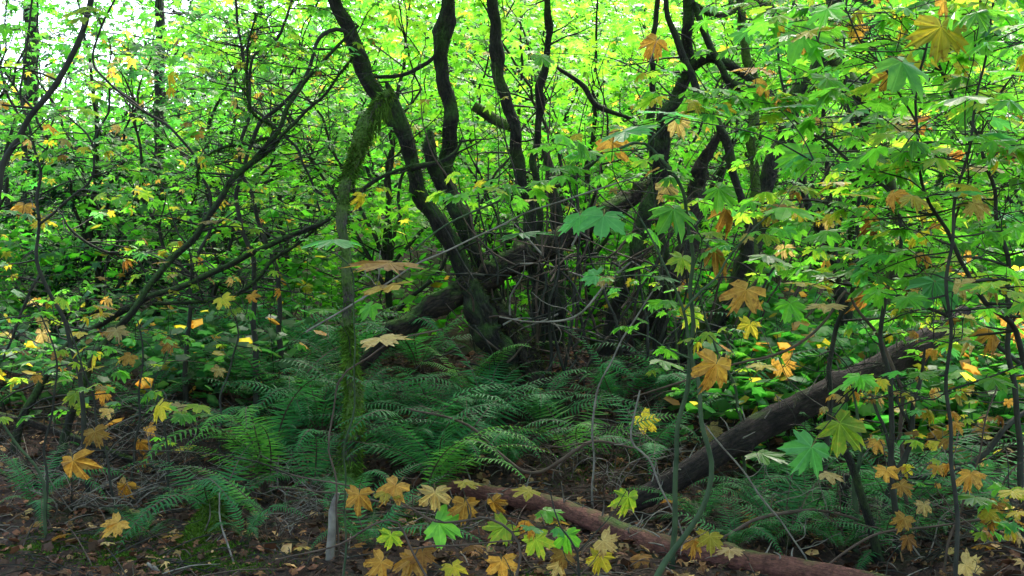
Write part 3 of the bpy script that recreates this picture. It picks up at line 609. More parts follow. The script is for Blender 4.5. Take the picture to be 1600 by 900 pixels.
sapling('maple_sapling', 'low sapling with curving dark limb and small orange leaves at lower right', 'twig_dark',
  [[(1660, 625, 6.6, 9), (1600, 645, 6.55, 11), (1562, 672, 6.5, 12), (1540, 708, 6.5, 13), (1500, 733, 6.5, 13), (1450, 744, 6.5, 14), (1405, 740, 6.5, 15), (1385, 780, 6.5, 15), (1380, 850, 6.5, 18)],
   [(1445, 545, 6.5, 5), (1440, 600, 6.5, 9), (1425, 660, 6.5, 11), (1418, 700, 6.5, 12), (1400, 740, 6.5, 14)], [(1395, 590, 6.6, 4), (1408, 625, 6.5, 7), (1425, 665, 6.5, 8)], [(1340, 600, 6.8, 4), (1365, 620, 6.7, 6), (1370, 650, 6.6, 7), (1400, 735, 6.5, 8)]], 'A', nb=4, bl=.42, s0=0.055, lo=.0, hi=.8, nodes=3)
sapling('maple_sapling', 'thin green stem with yellow and green leaves standing by the dark stump post', 'twig_green',
  [[(1330, 600, 6.2, 4), (1340, 660, 6.2, 7), (1342, 740, 6.2, 11), (1338, 820, 6.2, 12), (1335, 920, 6.2, 13)]], 'A', nb=3, bl=.3, s0=0.071, lo=.0, hi=.4, nodes=2)
sapling('maple_sapling', 'small autumn seedling with yellow leaves at the right edge near the ground', 'twig_brown',
  [[(1560, 600, 5.6, 3), (1530, 690, 5.6, 4), (1500, 800, 5.6, 5), (1470, 920, 5.6, 7)], [(1640, 760, 5.5, 3), (1580, 800, 5.5, 4), (1505, 815, 5.6, 4)]], 'A', nb=8, bl=.45, s0=0.071, lo=.0, hi=.85, nodes=3)
sapling('maple_sapling', 'sapling of level green and yellow leaves around the raised end of the leaning log', 'twig_dark',
  [[(1250, 420, 6.9, 4), (1300, 440, 6.9, 5), (1380, 455, 7, 6), (1450, 480, 7, 7), (1560, 540, 7, 9), (1640, 640, 7, 12), (1680, 840, 7, 15)], [(1420, 400, 6.8, 3), (1450, 430, 6.9, 4), (1480, 490, 7, 5)]], 'R', nb=17, bl=.6, s0=0.094, lo=.0, hi=.6, twigs=11)
sapling('maple_sapling', 'sapling with green leaves on long thin branches in front of the clump right side', 'twig_green',
  [[(640, 395, 5.6, 3), (700, 350, 5.6, 4), (790, 310, 5.65, 5), (880, 280, 5.7, 5), (950, 240, 5.75, 6), (1010, 225, 5.8, 6), (1060, 300, 5.8, 8), (1085, 420, 5.9, 9), (1075, 560, 5.9, 10), (1060, 700, 5.9, 11), (1050, 880, 5.9, 14)],
   [(760, 300, 5.6, 3), (850, 292, 5.7, 3), (900, 285, 5.7, 4)], [(1130, 170, 5.7, 3), (1060, 180, 5.75, 4), (1012, 226, 5.8, 5)]], 'T', nb=7, bl=.45, s0=0.098, lo=.12, hi=.55, nodes=3)
sapling('maple_sapling', 'thin brown sapling with low orange leaves between the clump and the leaning log', 'twig_brown',
  [[(990, 620, 6.4, 3), (1060, 598, 6.4, 5), (1150, 570, 6.4, 5), (1230, 545, 6.4, 6), (1290, 500, 6.5, 6), (1330, 460, 6.6, 6), (1400, 600, 6.6, 8), (1420, 840, 6.5, 10)]], 'A', nb=2, bl=.35, s0=0.066, lo=.05, hi=.6, nodes=2)
sapling('maple_sapling', 'tiny leafy seedlings stem with pale leaves under the right clump stems', 'twig_green',
  [[(1090, 440, 7.4, 3), (1110, 520, 7.4, 5), (1150, 620, 7.4, 6), (1165, 700, 7.4, 7), (1160, 790, 7.4, 9)]], 'R', nb=9, bl=.5, s0=0.066, lo=.0, hi=.6, nodes=3)
# ---- bottom middle
sapling('maple_sapling', 'trailing seedling with big orange and green leaves at the bottom centre', 'twig_brown',
  [[(455, 742, 5.6, 3), (540, 758, 5.5, 4), (610, 785, 5.4, 4), (680, 812, 5.35, 5), (770, 812, 5.3, 5), (810, 850, 5.25, 6), (800, 930, 5.2, 7)]], 'A', nb=1, bl=.3, s0=.12, lo=.3, hi=.8, nodes=2)
sapling('maple_sapling', 'low seedling with yellow and orange leaves before the reddish log', 'twig_dark',
  [[(860, 770, 5.3, 3), (870, 820, 5.2, 4), (900, 860, 5.2, 5), (905, 950, 5.2, 6)]], 'A', nb=0)
sapling('maple_sapling', 'thin dark twiggy seedling running low along the bottom edge', 'twig_brown',
  [[(430, 875, 5.45, 3), (530, 850, 5.4, 4), (600, 815, 5.35, 4), (640, 850, 5.3, 5), (680, 925, 5.25, 6)], [(800, 845, 5.3, 3), (720, 848, 5.3, 4), (645, 858, 5.3, 4)]], 'A', nb=0)
# ---- centre left
sapling('maple_sapling', 'thin sapling with two large orange leaves beside the mossy bent pole', 'twig_green',
  [[(515, 390, 5.2, 3), (548, 415, 5.2, 3), (556, 455, 5.2, 4), (552, 520, 5.2, 3), (548, 650, 5.3, 4), (540, 780, 5.4, 4), (535, 930, 5.4, 5)]], 'R', nb=0)
sapling('maple_sapling', 'thin dry sapling with a curled tan leaf in front of the fallen trunk', 'twig_brown',
  [[(690, 515, 5.9, 3), (620, 530, 5.9, 4), (570, 560, 5.9, 4), (530, 600, 5.9, 4), (520, 700, 5.9, 4), (530, 880, 5.9, 5)]], 'A', nb=0)
# ---- left side: leaning mossy vine maples
sapling('vine_maple', 'long leaning mossy vine maple stem slanting from lower left to the clump', 'bark_leaning',
  [[(560, 40, 9.0, 6), (500, 100, 8.9, 8), (462, 150, 8.8, 9), (425, 215, 8.7, 11), (380, 265, 8.6, 13), (335, 325, 8.5, 14), (275, 400, 8.4, 14), (205, 485, 8.3, 15), (150, 560, 8.3, 16), (110, 650, 8.3, 18), (90, 740, 8.3, 22)],
   [(560, 80, 8.8, 5), (480, 175, 8.7, 7), (430, 225, 8.65, 9), (385, 262, 8.6, 10)], [(400, 20, 8.5, 4), (385, 110, 8.55, 5), (390, 170, 8.6, 6), (430, 200, 8.7, 7)], [(310, 290, 8.6, 4), (312, 258, 8.6, 5), (350, 232, 8.6, 6), (420, 215, 8.7, 6)]], 'T', nb=9, bl=.8, s0=.08, lo=.0, hi=.6, twigs=22, sides=10, fz=1200)
sapling('vine_maple', 'dark leaning stem crossing low from the left behind the mossy bent pole', 'bark_leaning',
  [[(645, 258, 9.3, 6), (590, 280, 9.2, 9), (545, 315, 9.1, 11), (500, 350, 9.0, 12), (430, 378, 8.9, 12), (370, 408, 8.8, 13), (300, 440, 8.7, 13), (215, 475, 8.6, 14), (120, 530, 8.6, 15), (40, 640, 8.6, 18), (20, 740, 8.6, 22)],
   [(500, 352, 9.0, 5), (440, 400, 8.9, 8), (390, 445, 8.8, 9), (330, 470, 8.7, 9), (240, 475, 8.65, 8)]], 'L', nb=8, bl=.7, s0=.075, lo=.1, hi=.8, twigs=24, sides=10, fz=900)
sapling('vine_maple', 'dark bare stem leaning in from the top left corner', 'twig_dark',
  [[(165, -70, 6.0, 12), (143, 0, 6.0, 13), (115, 80, 6.0, 13), (80, 140, 6.0, 13), (45, 195, 6.0, 13), (8, 250, 6.0, 14), (-20, 330, 6.0, 15), (-60, 520, 6.0, 17), (-70, 820, 6.0, 20)]], 'L', nb=7, bl=.6, s0=.075, lo=.1, hi=.7, twigs=6)
sapling('vine_maple', 'thin upright vine maple forking into twigs at the left edge', 'twig_dark',
  [[(55, -30, 7.6, 4), (42, 60, 7.6, 5), (36, 150, 7.6, 5), (55, 240, 7.6, 6), (62, 330, 7.6, 7), (62, 430, 7.6, 8), (100, 500, 7.6, 9), (125, 600, 7.6, 10), (140, 790, 7.6, 14)],
   [(5, 560, 7.6, 5), (30, 490, 7.6, 6), (62, 432, 7.6, 7)], [(105, 180, 7.5, 3), (140, 220, 7.5, 5), (135, 290, 7.55, 5), (62, 350, 7.6, 6)]], 'L', nb=11, bl=.7, s0=.08, lo=.0, hi=.75, twigs=10)
sapling('vine_maple', 'thin vine maple with long arched branch in the left middle distance', 'twig_dark',
  [[(200, -40, 9.6, 4), (160, 40, 9.6, 5), (150, 110, 9.6, 5), (225, 170, 9.5, 6), (300, 240, 9.5, 6), (330, 330, 9.5, 7), (300, 440, 9.4, 8), (290, 600, 9.4, 12)],
   [(95, 330, 9.2, 3), (110, 360, 9.2, 5), (160, 390, 9.3, 6), (255, 402, 9.4, 7), (300, 430, 9.4, 7)]], 'T', nb=12, bl=.9, s0=.08, lo=.0, hi=.75, twigs=10)
sapling('vine_maple', 'twiggy vine maple with tall forked stems left of the mossy bent pole', 'twig_dark',
  [[(360, -60, 9.9, 5), (372, 40, 9.9, 6), (385, 110, 9.9, 7), (388, 180, 9.9, 8), (375, 260, 9.9, 8), (400, 330, 9.9, 9), (430, 420, 9.9, 10), (440, 560, 9.9, 13)],
   [(470, -40, 9.8, 5), (440, 50, 9.8, 6), (400, 80, 9.85, 6), (388, 130, 9.9, 7)], [(500, 330, 9.7, 4), (470, 240, 9.8, 6), (430, 200, 9.8, 6), (390, 165, 9.9, 6)]], 'T', nb=14, bl=.9, s0=.085, lo=.0, hi=.75, twigs=14)
sapling('vine_maple', 'arching thin branch joining the leftmost stem of the clump at the top', 'twig_dark',
  [[(575, 92, 9.6, 6), (538, 48, 9.5, 9), (505, 55, 9.4, 9), (488, 90, 9.3, 8), (468, 130, 9.2, 9), (430, 175, 9.2, 9), (400, 210, 9.2, 9), (370, 300, 9.2, 9), (395, 420, 9.2, 10), (400, 600, 9.2, 14)]], 'T', nb=8, bl=.7, s0=.085, lo=.0, hi=.6, twigs=8)
for k, (spec, lab) in enumerate([
  ([(245, 620, 7.2, 4), (265, 690, 7.2, 5), (262, 760, 7.2, 6), (258, 810, 7.2, 7)], 'small seedling with a fan of yellow leaves at left'),
  ([(105, 500, 7.0, 3), (130, 580, 7.0, 4), (160, 680, 7.0, 5), (180, 800, 7.0, 6)], 'thin seedling with hanging orange leaves in the dark left undergrowth'),
  ([(215, 500, 7.8, 3), (225, 560, 7.8, 4), (215, 650, 7.8, 5), (205, 760, 7.8, 6)], 'seedling with pinkish and orange leaves before the dark left bank'),
  ([(60, 480, 6.6, 3), (85, 560, 6.6, 4), (75, 700, 6.6, 5), (70, 840, 6.6, 7)], 'seedling with level green leaves near the left edge'),
  ([(350, 460, 8.8, 3), (370, 520, 8.8, 4), (345, 640, 8.6, 5), (345, 720, 8.4, 6)], 'seedling with small yellow leaves above the left ferns')]):
    sapling('maple_sapling', lab, 'twig_dark', [spec], 'L', nb=3, bl=.4, s0=.085, lo=.0, hi=.5, nodes=2)

# ---- hand-placed leaves: (px, py, width px, colour, pose, depth or 0)
HL = """560 782 58 orange f;612 765 60 orange t;680 778 54 tan f;730 755 42 yellow e;725 795 48 orange f;775 790 44 orange c;695 822 66 green f;610 842 38 lime f;782 830 66 lime t;840 850 52 lime f;885 845 58 green f;880 872 44 orange t;948 850 44 tan f;935 877 54 yellow f;980 785 56 lime f;820 768 42 yellow e;590 885 56 orange f;640 880 62 orange t;710 890 40 yellow t;785 885 52 orange f;860 800 44 green e;1110 845 50 yellow t;1085 850 40 orange t;1140 862 50 tan e;610 770 46 yellow e;660 870 50 rust t;870 888 40 tan f
1322 670 84 lime t 4.4;1262 708 74 deep f 4.4;1200 712 60 green e;1370 695 48 orange t;1470 680 48 orange t;1300 742 42 tan e;1385 740 34 orange f;1412 762 34 orange t;1510 708 38 orange t;1515 745 46 orange t;1535 670 34 orange f;1445 795 38 tan f;1410 815 44 orange t;1420 845 34 rust t;1575 825 48 yellow t;1515 885 44 tan f;1520 780 46 green e;1585 770 44 yellow e;1590 803 40 yellow e;1115 580 80 orange c;1225 572 48 orange f;1190 572 42 yellow e;1290 478 74 tan e;1350 467 50 rust c;1265 443 66 yellow e;1160 460 76 orange t;1085 495 44 lime f;1170 512 38 yellow f;1065 408 50 lime t;1140 335 56 orange c;1058 333 70 green t;1045 298 50 tan c;960 228 62 orange c;1060 195 56 tan c;1388 120 60 orange c;1440 195 44 rust c;1500 240 36 rust c;1588 170 52 orange c;1570 228 58 rust t;1540 258 64 tan e;1368 350 56 rust c;1420 335 56 yellow e;1350 305 64 yellow e;1300 285 50 yellow e;1470 55 90 yellow f;1500 85 70 yellow f;1440 85 70 yellow t;1480 30 60 lime t
1230 165 78 deep e;1340 172 72 deep e;1250 250 76 green f;1240 325 88 green e;905 345 70 deep t;942 345 76 deep t;820 365 66 deep e;1200 400 60 green e;1470 450 90 deep t;1400 390 60 green e;1490 515 60 lime e;1560 325 66 deep e;1575 345 60 deep t;1420 105 100 green t;1500 150 100 green e;1260 60 90 green t;785 300 60 green e;985 205 84 deep e;1042 175 90 deep e;1060 450 50 green e;1045 565 60 green e;597 412 92 orange e 5.0;600 447 92 tan e 5.0;565 312 34 yellow c;600 530 70 tan e;515 375 74 deep e;505 485 50 green e;575 482 48 green t;850 92 50 green t;745 190 46 deep e;1530 60 80 green t;1560 110 80 green e;1350 70 90 green e;1290 20 80 green t;1300 130 80 green t;1400 230 80 green e;1500 300 70 green e;1420 270 60 green t;1180 105 60 orange e;1020 70 50 orange c;1550 210 80 deep e;1130 300 60 green t;1010 660 50 yellow f;1115 675 46 tan t;830 312 44 yellow e;1580 500 50 orange c;1590 520 44 orange c;1240 480 60 green t;1330 390 70 green e
65 527 36 tan f;118 520 34 yellow e;183 520 40 tan t;262 540 32 orange f;200 560 30 orange t;160 615 38 orange f;165 643 28 tan f;115 620 38 lime t;125 637 30 lime f;245 640 48 yellow f;278 640 40 tan t;310 635 40 lime e;315 648 34 green e;235 672 26 orange f;150 680 48 orange t;117 730 64 orange c;218 697 34 orange c;225 722 26 rust c;190 763 42 orange c;287 700 34 yellow e;80 782 30 tan f;178 822 50 orange t;45 565 40 green e;88 565 40 green e;90 595 44 lime e;35 325 36 orange t;350 470 32 yellow t;395 465 24 orange f;160 490 30 yellow e;165 480 30 orange e;20 100 40 lime e;60 345 34 yellow t;145 575 30 yellow e;340 580 24 tan f;325 345 30 tan e;345 340 28 yellow e;250 410 24 orange e"""
TW = 0
for row in HL.replace('\n', ';').split(';'):
    f = row.split(); px, py, wp = map(float, f[:3]); col, pose = f[3], f[4]
    real = .235 if px > 480 else .185
    d = float(f[5]) if len(f) > 5 else min(8.2, max(4.0, real*FPX/wp*(.92+.2*rng.rand())))
    if py > 730 and px > 480: d = min(d, 5.35)
    c = P(px, py, d); s = wp/FPX*d/1.36
    if pose == 'e': s *= 1.15; n_ = nrm([rng.randn()*.15, -.10+rng.randn()*.12, 1]); a = rng.uniform(-2.6, -.5); y_ = np.array([math.cos(a), math.sin(a), -.12]); kd = 'flat' if rng.rand() < .6 else 'droop'
    elif pose == 't': n_ = nrm([rng.randn()*.25, -.75, .75]); a = rng.uniform(-2.3, -.8); y_ = np.array([math.cos(a), math.sin(a)*.6, -.6]); kd = rng.choice(['flat', 'droop'])
    else:
        n_ = nrm([rng.randn()*.3, -.95, .28]); a = -1.57+rng.randn()*.55; y_ = np.array([math.cos(a), -.2, math.sin(a)]); kd = 'curl' if pose == 'c' else rng.choice(['flat', 'droop'])
        if pose == 'c': s *= 1.05
    base = c - nrm(y_)*.22*s
    D = np.array([np.linalg.norm(a_-base)+.6*max(0, a_[2]-base[2]) for a_, _ in ATT]); i = int(D.argmin()); th = ATT[i][1]
    q = add_leaf(th, base, y_, n_, s, col, kd, .7 if pose == 'e' else None)
    at_ = ATT[i][0]; mb = MB(); h = np.linalg.norm(q-at_)
    tube(mb, [at_, at_*.6+q*.4+[rng.randn()*.06*h, rng.randn()*.06*h, .06*h], q], [.0045, .003, .002], sides=4, step=.08, wob=.006)
    mb.build('twig', M['twig_dark' if rng.rand() < .6 else 'twig_brown'], th); TW = max(TW, h)

# ================================================================== FERNS
for a in [
 (335, 6.9, .72, 7, 'sword fern with long arching fronds over the mossy rotten stump'),
 (60, 7.2, .5, 8, 'small fern spreading low at the left edge of the ground'),
 (222, 6.5, .34, 7, 'tiny fern tuft on the bare ground at lower left'),
 (385, 6.25, .36, 7, 'little fern right of the mossy rotten stump'),
 (300, 10.2, .85, 12, 'tall fern at the left end of the fern bank'),
 (370, 9.8, .95, 13, 'bushy fern on the bank below the leaning mossy stem'),
 (440, 9.4, 1.05, 14, 'largest upright fern on the bank left of the mossy bent pole'),
 (500, 9.0, .9, 12, 'fern crowding the mossy bent pole from the left'),
 (425, 8.5, .95, 11, 'fern with bluish fronds hanging down over the dark hollow'),
 (490, 8.0, .8, 10, 'lower fern with drooping fronds beside the mossy pole foot'),
 (600, 9.3, .9, 12, 'fern under the raised end of the old prostrate trunk'),
 (560, 10.3, .9, 12, 'fern standing behind the mossy bent pole'),
 (640, 8.3, .85, 11, 'fern just right of the mossy bent pole foot'),
 (690, 7.9, .8, 10, 'fern with pale bluish arching fronds in the middle of the bank'),
 (690, 9.0, .85, 11, 'fern in front of the leftmost clump roots'),
 (760, 9.1, .8, 12, 'fern below the forked roots of the clump'),
 (790, 8.1, .7, 10, 'fern above the left tip of the reddish log'),
 (845, 8.9, .8, 11, 'fern at the centre foot of the many-stemmed maple'),
 (965, 9.2, .75, 10, 'fern tucked under the right stems of the clump'),
 (1045, 9.3, .8, 10, 'fern behind the low end of the leaning log'),
 (1095, 6.75, .42, 11, 'fern between the reddish log and the leaning log'),
 (1200, 6.85, .55, 11, 'fern growing below the middle of the leaning log'),
 (1265, 6.75, .62, 12, 'dense fern left of the dark stump post'),
 (1225, 6.35, .6, 11, 'low fern behind the right end of the reddish log'),
 (1400, 7.0, .75, 12, 'fern with striped fronds right of the dark stump post'),
 (1450, 6.5, .6, 11, 'fern below the curving dark limb at lower right'),
 (1540, 7.2, .75, 11, 'fern at the right edge under orange leaves'),
 (1590, 6.2, .55, 10, 'low fern in the bottom right corner'),
 (1330, 9.2, .85, 12, 'fern on the bank above the leaning log'),
 (1460, 9.4, .85, 12, 'fern near the raised end of the leaning log'),
 (1190, 10.0, .85, 11, 'fern on the bank behind the leaning log middle'),
 (1560, 9.0, .8, 11, 'fern far right behind the curving limb'),
 (575, 6.2, .55, 8, 'upright narrow fern at the foot of the pale stick'),
 (230, 9.4, .7, 9, 'shaded fern in the dark left undergrowth'),
 (120, 9.6, .7, 9, 'dim fern beside the thin fallen pole at left'),
 (1380, 6.2, .5, 9, 'small fern at the base of the brown leaning stick'),
]: fern(*a, dead=rng.randint(0, 3))
for a in [(265, 11.0, 1.05, 12, 'tall fern at the back of the bank under the dark conifer trunk'), (340, 11.2, 1.15, 13, 'tall fern behind the bushy bank fern'), (410, 10.9, 1.15, 13, 'tall feathery fern at the back of the left bank'), (490, 10.8, 1.05, 12, 'tall fern at the back just left of the bent mossy pole'), (655, 10.4, .9, 11, 'fern behind the prostrate trunk left end'), (1260, 9.9, 1., 11, 'fern rising behind the upper half of the leaning log'), (1400, 10.2, 1., 11, 'fern rising behind the raised log end'), (1120, 8.9, .85, 11, 'fern against the back of the leaning log'), (1150, 6.25, .42, 10, 'low fern right behind the bent green sapling'), (1310, 6.2, .42, 10, 'low fern at the foot of the dark stump post'), (1490, 7.7, .75, 11, 'fern behind the low orange-leaved sapling'), (1010, 8.2, .7, 11, 'fern left of the low end of the leaning log'), (735, 8.5, .8, 11, 'fern in the middle of the bank between pole and clump'), (1250, 7.9, .7, 11, 'fern just behind the middle of the leaning log'), (560, 7.2, .55, 9, 'fern at the foot of the mossy bent pole')]: fern(*a)
fern(905, 8.3, .85, 6, 'bright green fern with one broad arching frond below the clump', 'fern_bright')
fern(425, 6.7, .66, 4, 'low fern with long fronds arching left across the lower left ground', 'fern_bright', az0=183, spread=40)
fern(420, 8.0, 1.0, 5, 'fern with long fronds hanging forward over the dark hollow', 'fern_bright', az0=-75, spread=110)
fern(660, 7.6, .85, 5, 'fern with long pale fronds arching right below the bank', 'fern_bright', az0=-25, spread=90)
fern(520, 9.8, .8, 9, 'light green fern behind the bushy bank ferns', 'fern_bright')
fern(735, 9.7, .75, 9, 'bright fern at the roots under the prostrate trunk', 'fern_bright')

# ================================================================== DEAD STICKS AND BRANCHES
def stick(label, mname, spec, name='dead_branch', ground=False, tw=0):
    p_, r_ = stem(spec, ground); r_ = [q*(.7 if name == 'dead_branch' else 1) for q in r_]; th = thing(name, p_[-1], label, 'branch'); mb = MB(); p, r = tube(mb, p_, r_, sides=7, step=.05, rough=.06, wob=.014, cap=True); mb.build('stem', M[mname], th)
    for k in range(tw): mb = MB(); twigs_from(mb, p, r, 1, .3, sub=1, lo=.1, hi=.9); mb.build('twig', M[mname], th)
stick('pale dead stick standing upright at the bottom left of centre', 'twig_pale', [(528, 770, 5.9, 7), (520, 800, 5.9, 13), (515, 850, 5.9, 15), (513, 915, 5.9, 15)], 'dead_stick', True)
stick('brown leaning stick slanting down past the dark stump post', 'bark_grey', [(1312, 690, 6.0, 9), (1330, 720, 6.0, 12), (1348, 780, 6.0, 14), (1358, 830, 6.0, 15), (1390, 915, 6.0, 16)], 'dead_stick', True)
stick('pale thin dead branch running past the two large orange leaves', 'twig_pale', [(1000, 275, 6.2, 3), (920, 300, 6.1, 4), (820, 335, 6.0, 4), (700, 390, 5.9, 4), (600, 445, 5.8, 4), (478, 519, 5.7, 5)], tw=5)
stick('white forked dead twig hanging in front of the right clump stems', 'twig_pale', [(985, 410, 6.6, 4), (940, 450, 6.6, 5), (900, 495, 6.6, 5), (840, 505, 6.6, 4), (780, 495, 6.6, 3)], tw=4)
stick('long pale dead twig crossing the middle above the reddish log', 'twig_pale', [(1000, 610, 6.2, 4), (985, 685, 6.2, 5), (1010, 720, 6.2, 5), (1050, 790, 6.2, 4), (1070, 840, 6.2, 4)], ground=True, tw=4)
stick('thin whitish dead stem leaning right of the clump base', 'twig_pale', [(1030, 440, 7.4, 3), (985, 510, 7.4, 4), (955, 560, 7.4, 4), (930, 640, 7.4, 5), (925, 760, 7.4, 5)], ground=True, tw=3)
stick('brown dead branch curving low behind the right end of the reddish log', 'twig_brown', [(1130, 840, 6.0, 6), (1190, 808, 6.0, 8), (1250, 796, 6.0, 8), (1310, 806, 6.1, 6), (1390, 830, 6.1, 4)], tw=6)
stick('thin reddish dead twig rising across the lower right', 'twig_brown', [(1290, 885, 5.6, 5), (1350, 845, 5.6, 6), (1440, 825, 5.7, 5), (1560, 805, 5.8, 3)], tw=3)
stick('dry twiggy branch on the ground left of centre', 'twig_brown', [(420, 760, 6.6, 4), (520, 770, 6.5, 5), (620, 790, 6.4, 5), (730, 800, 6.4, 4)], tw=6)
stick('dead stick at lower left leaning over the leaf litter', 'twig_pale', [(343, 770, 6.0, 3), (350, 830, 6.0, 4), (372, 900, 5.9, 5)], ground=True)
stick('thin green bent stem at the far left edge', 'twig_green', [(-10, 640, 6.4, 5), (25, 690, 6.4, 6), (55, 730, 6.4, 6), (68, 790, 6.4, 7)], ground=True)
stick('pale broken sliver of wood on the ground at the bottom left', 'twig_pale', [(230, 880, 5.75, 6), (240, 888, 5.75, 12), (252, 902, 5.75, 9)])
stick('dark crooked dead branch hung with pale twigs below the clump', 'twig_brown', [(640, 640, 7.6, 4), (720, 660, 7.6, 6), (820, 735, 7.5, 8), (880, 715, 7.4, 9), (930, 690, 7.4, 7), (990, 700, 7.4, 5)], tw=9)
stick('long thin grey twig slanting in front of the leaning log', 'twig_pale', [(1090, 650, 5.9, 3), (1130, 700, 5.9, 4), (1200, 790, 5.9, 4), (1260, 870, 5.9, 4)], ground=True, tw=3)

def dry_shrub(px, d, H, n, label, mname='twig_dark', wide=.5):
    b = G(px, d, -.03); th = thing('dry_shrub', b, label, 'shrub', 'leafless twiggy shrubs')
    for k in range(n):
        a = rng.rand()*6.28; L = H*(.6+.6*rng.rand()); dd = nrm([math.cos(a)*wide, math.sin(a)*wide, .9]); q = b.copy()+rng.randn(3)*[.06, .06, 0]; pts = [q]
        for u in range(5): dd = nrm(dd+rng.randn(3)*.25+np.array([math.cos(a)*.1, math.sin(a)*.1, -.16])); q = q+dd*L/5; pts.append(q)
        mb = MB(); p, r = tube(mb, pts, np.linspace(.006, .002, 6), sides=4, step=.07, wob=.008); twigs_from(mb, p, r, 5, L*.45, lo=.2, hi=1., sub=2, up=.15, rmin=.0016)
        mb.build('branch', M[mname if rng.rand() < .75 else 'twig_pale'], th)
for a in [(950, 7.6, .75, 9, 'tangle of dry brown twigs at the middle, above the reddish log', 'twig_brown'), (880, 8.0, .6, 8, 'dry twig tangle below the foot of the many-stemmed maple', 'twig_brown'),
  (1060, 8.3, 1.0, 9, 'dark twiggy shrub behind the low end of the leaning log'), (1160, 6.5, .55, 8, 'low dry shrub in front of the leaning log', 'twig_brown'), (1290, 6.3, .7, 8, 'fine leafless shrub left of the dark stump post'),
  (1440, 6.0, .8, 9, 'leafless dark shrub among the orange leaves at lower right'), (1555, 6.3, .9, 9, 'leafless dark shrub near the lower right edge'), (1360, 8.3, 1.1, 9, 'dark bare shrub rising behind the leaning log'),
  (60, 8.0, 1.0, 10, 'dark bare shrub at the left edge behind the orange leaves'), (160, 8.4, 1.1, 10, 'dark bare shrub in the shade of the left bank'), (260, 8.2, .9, 10, 'bare twig tangle left of the hanging ferns'), (330, 7.7, .7, 9, 'bare twig tangle above the arching fern', 'twig_brown'),
  (110, 7.2, .7, 10, 'bare dark twig tangle beside the small left fern'), (210, 7.5, .8, 10, 'bare dark twig tangle behind the hanging orange leaves'), (500, 7.3, .6, 8, 'dry twig tangle under the hanging fern fronds', 'twig_brown'), (430, 6.4, .5, 7, 'small dry twig tuft between the stump and the pale stick', 'twig_brown'), (1030, 9.6, 1.5, 10, 'tall bare twigs among the right clump stems'), (700, 6.6, .45, 7, 'little dry twig tuft at the left tip of the reddish log', 'twig_brown')]: dry_shrub(*a)

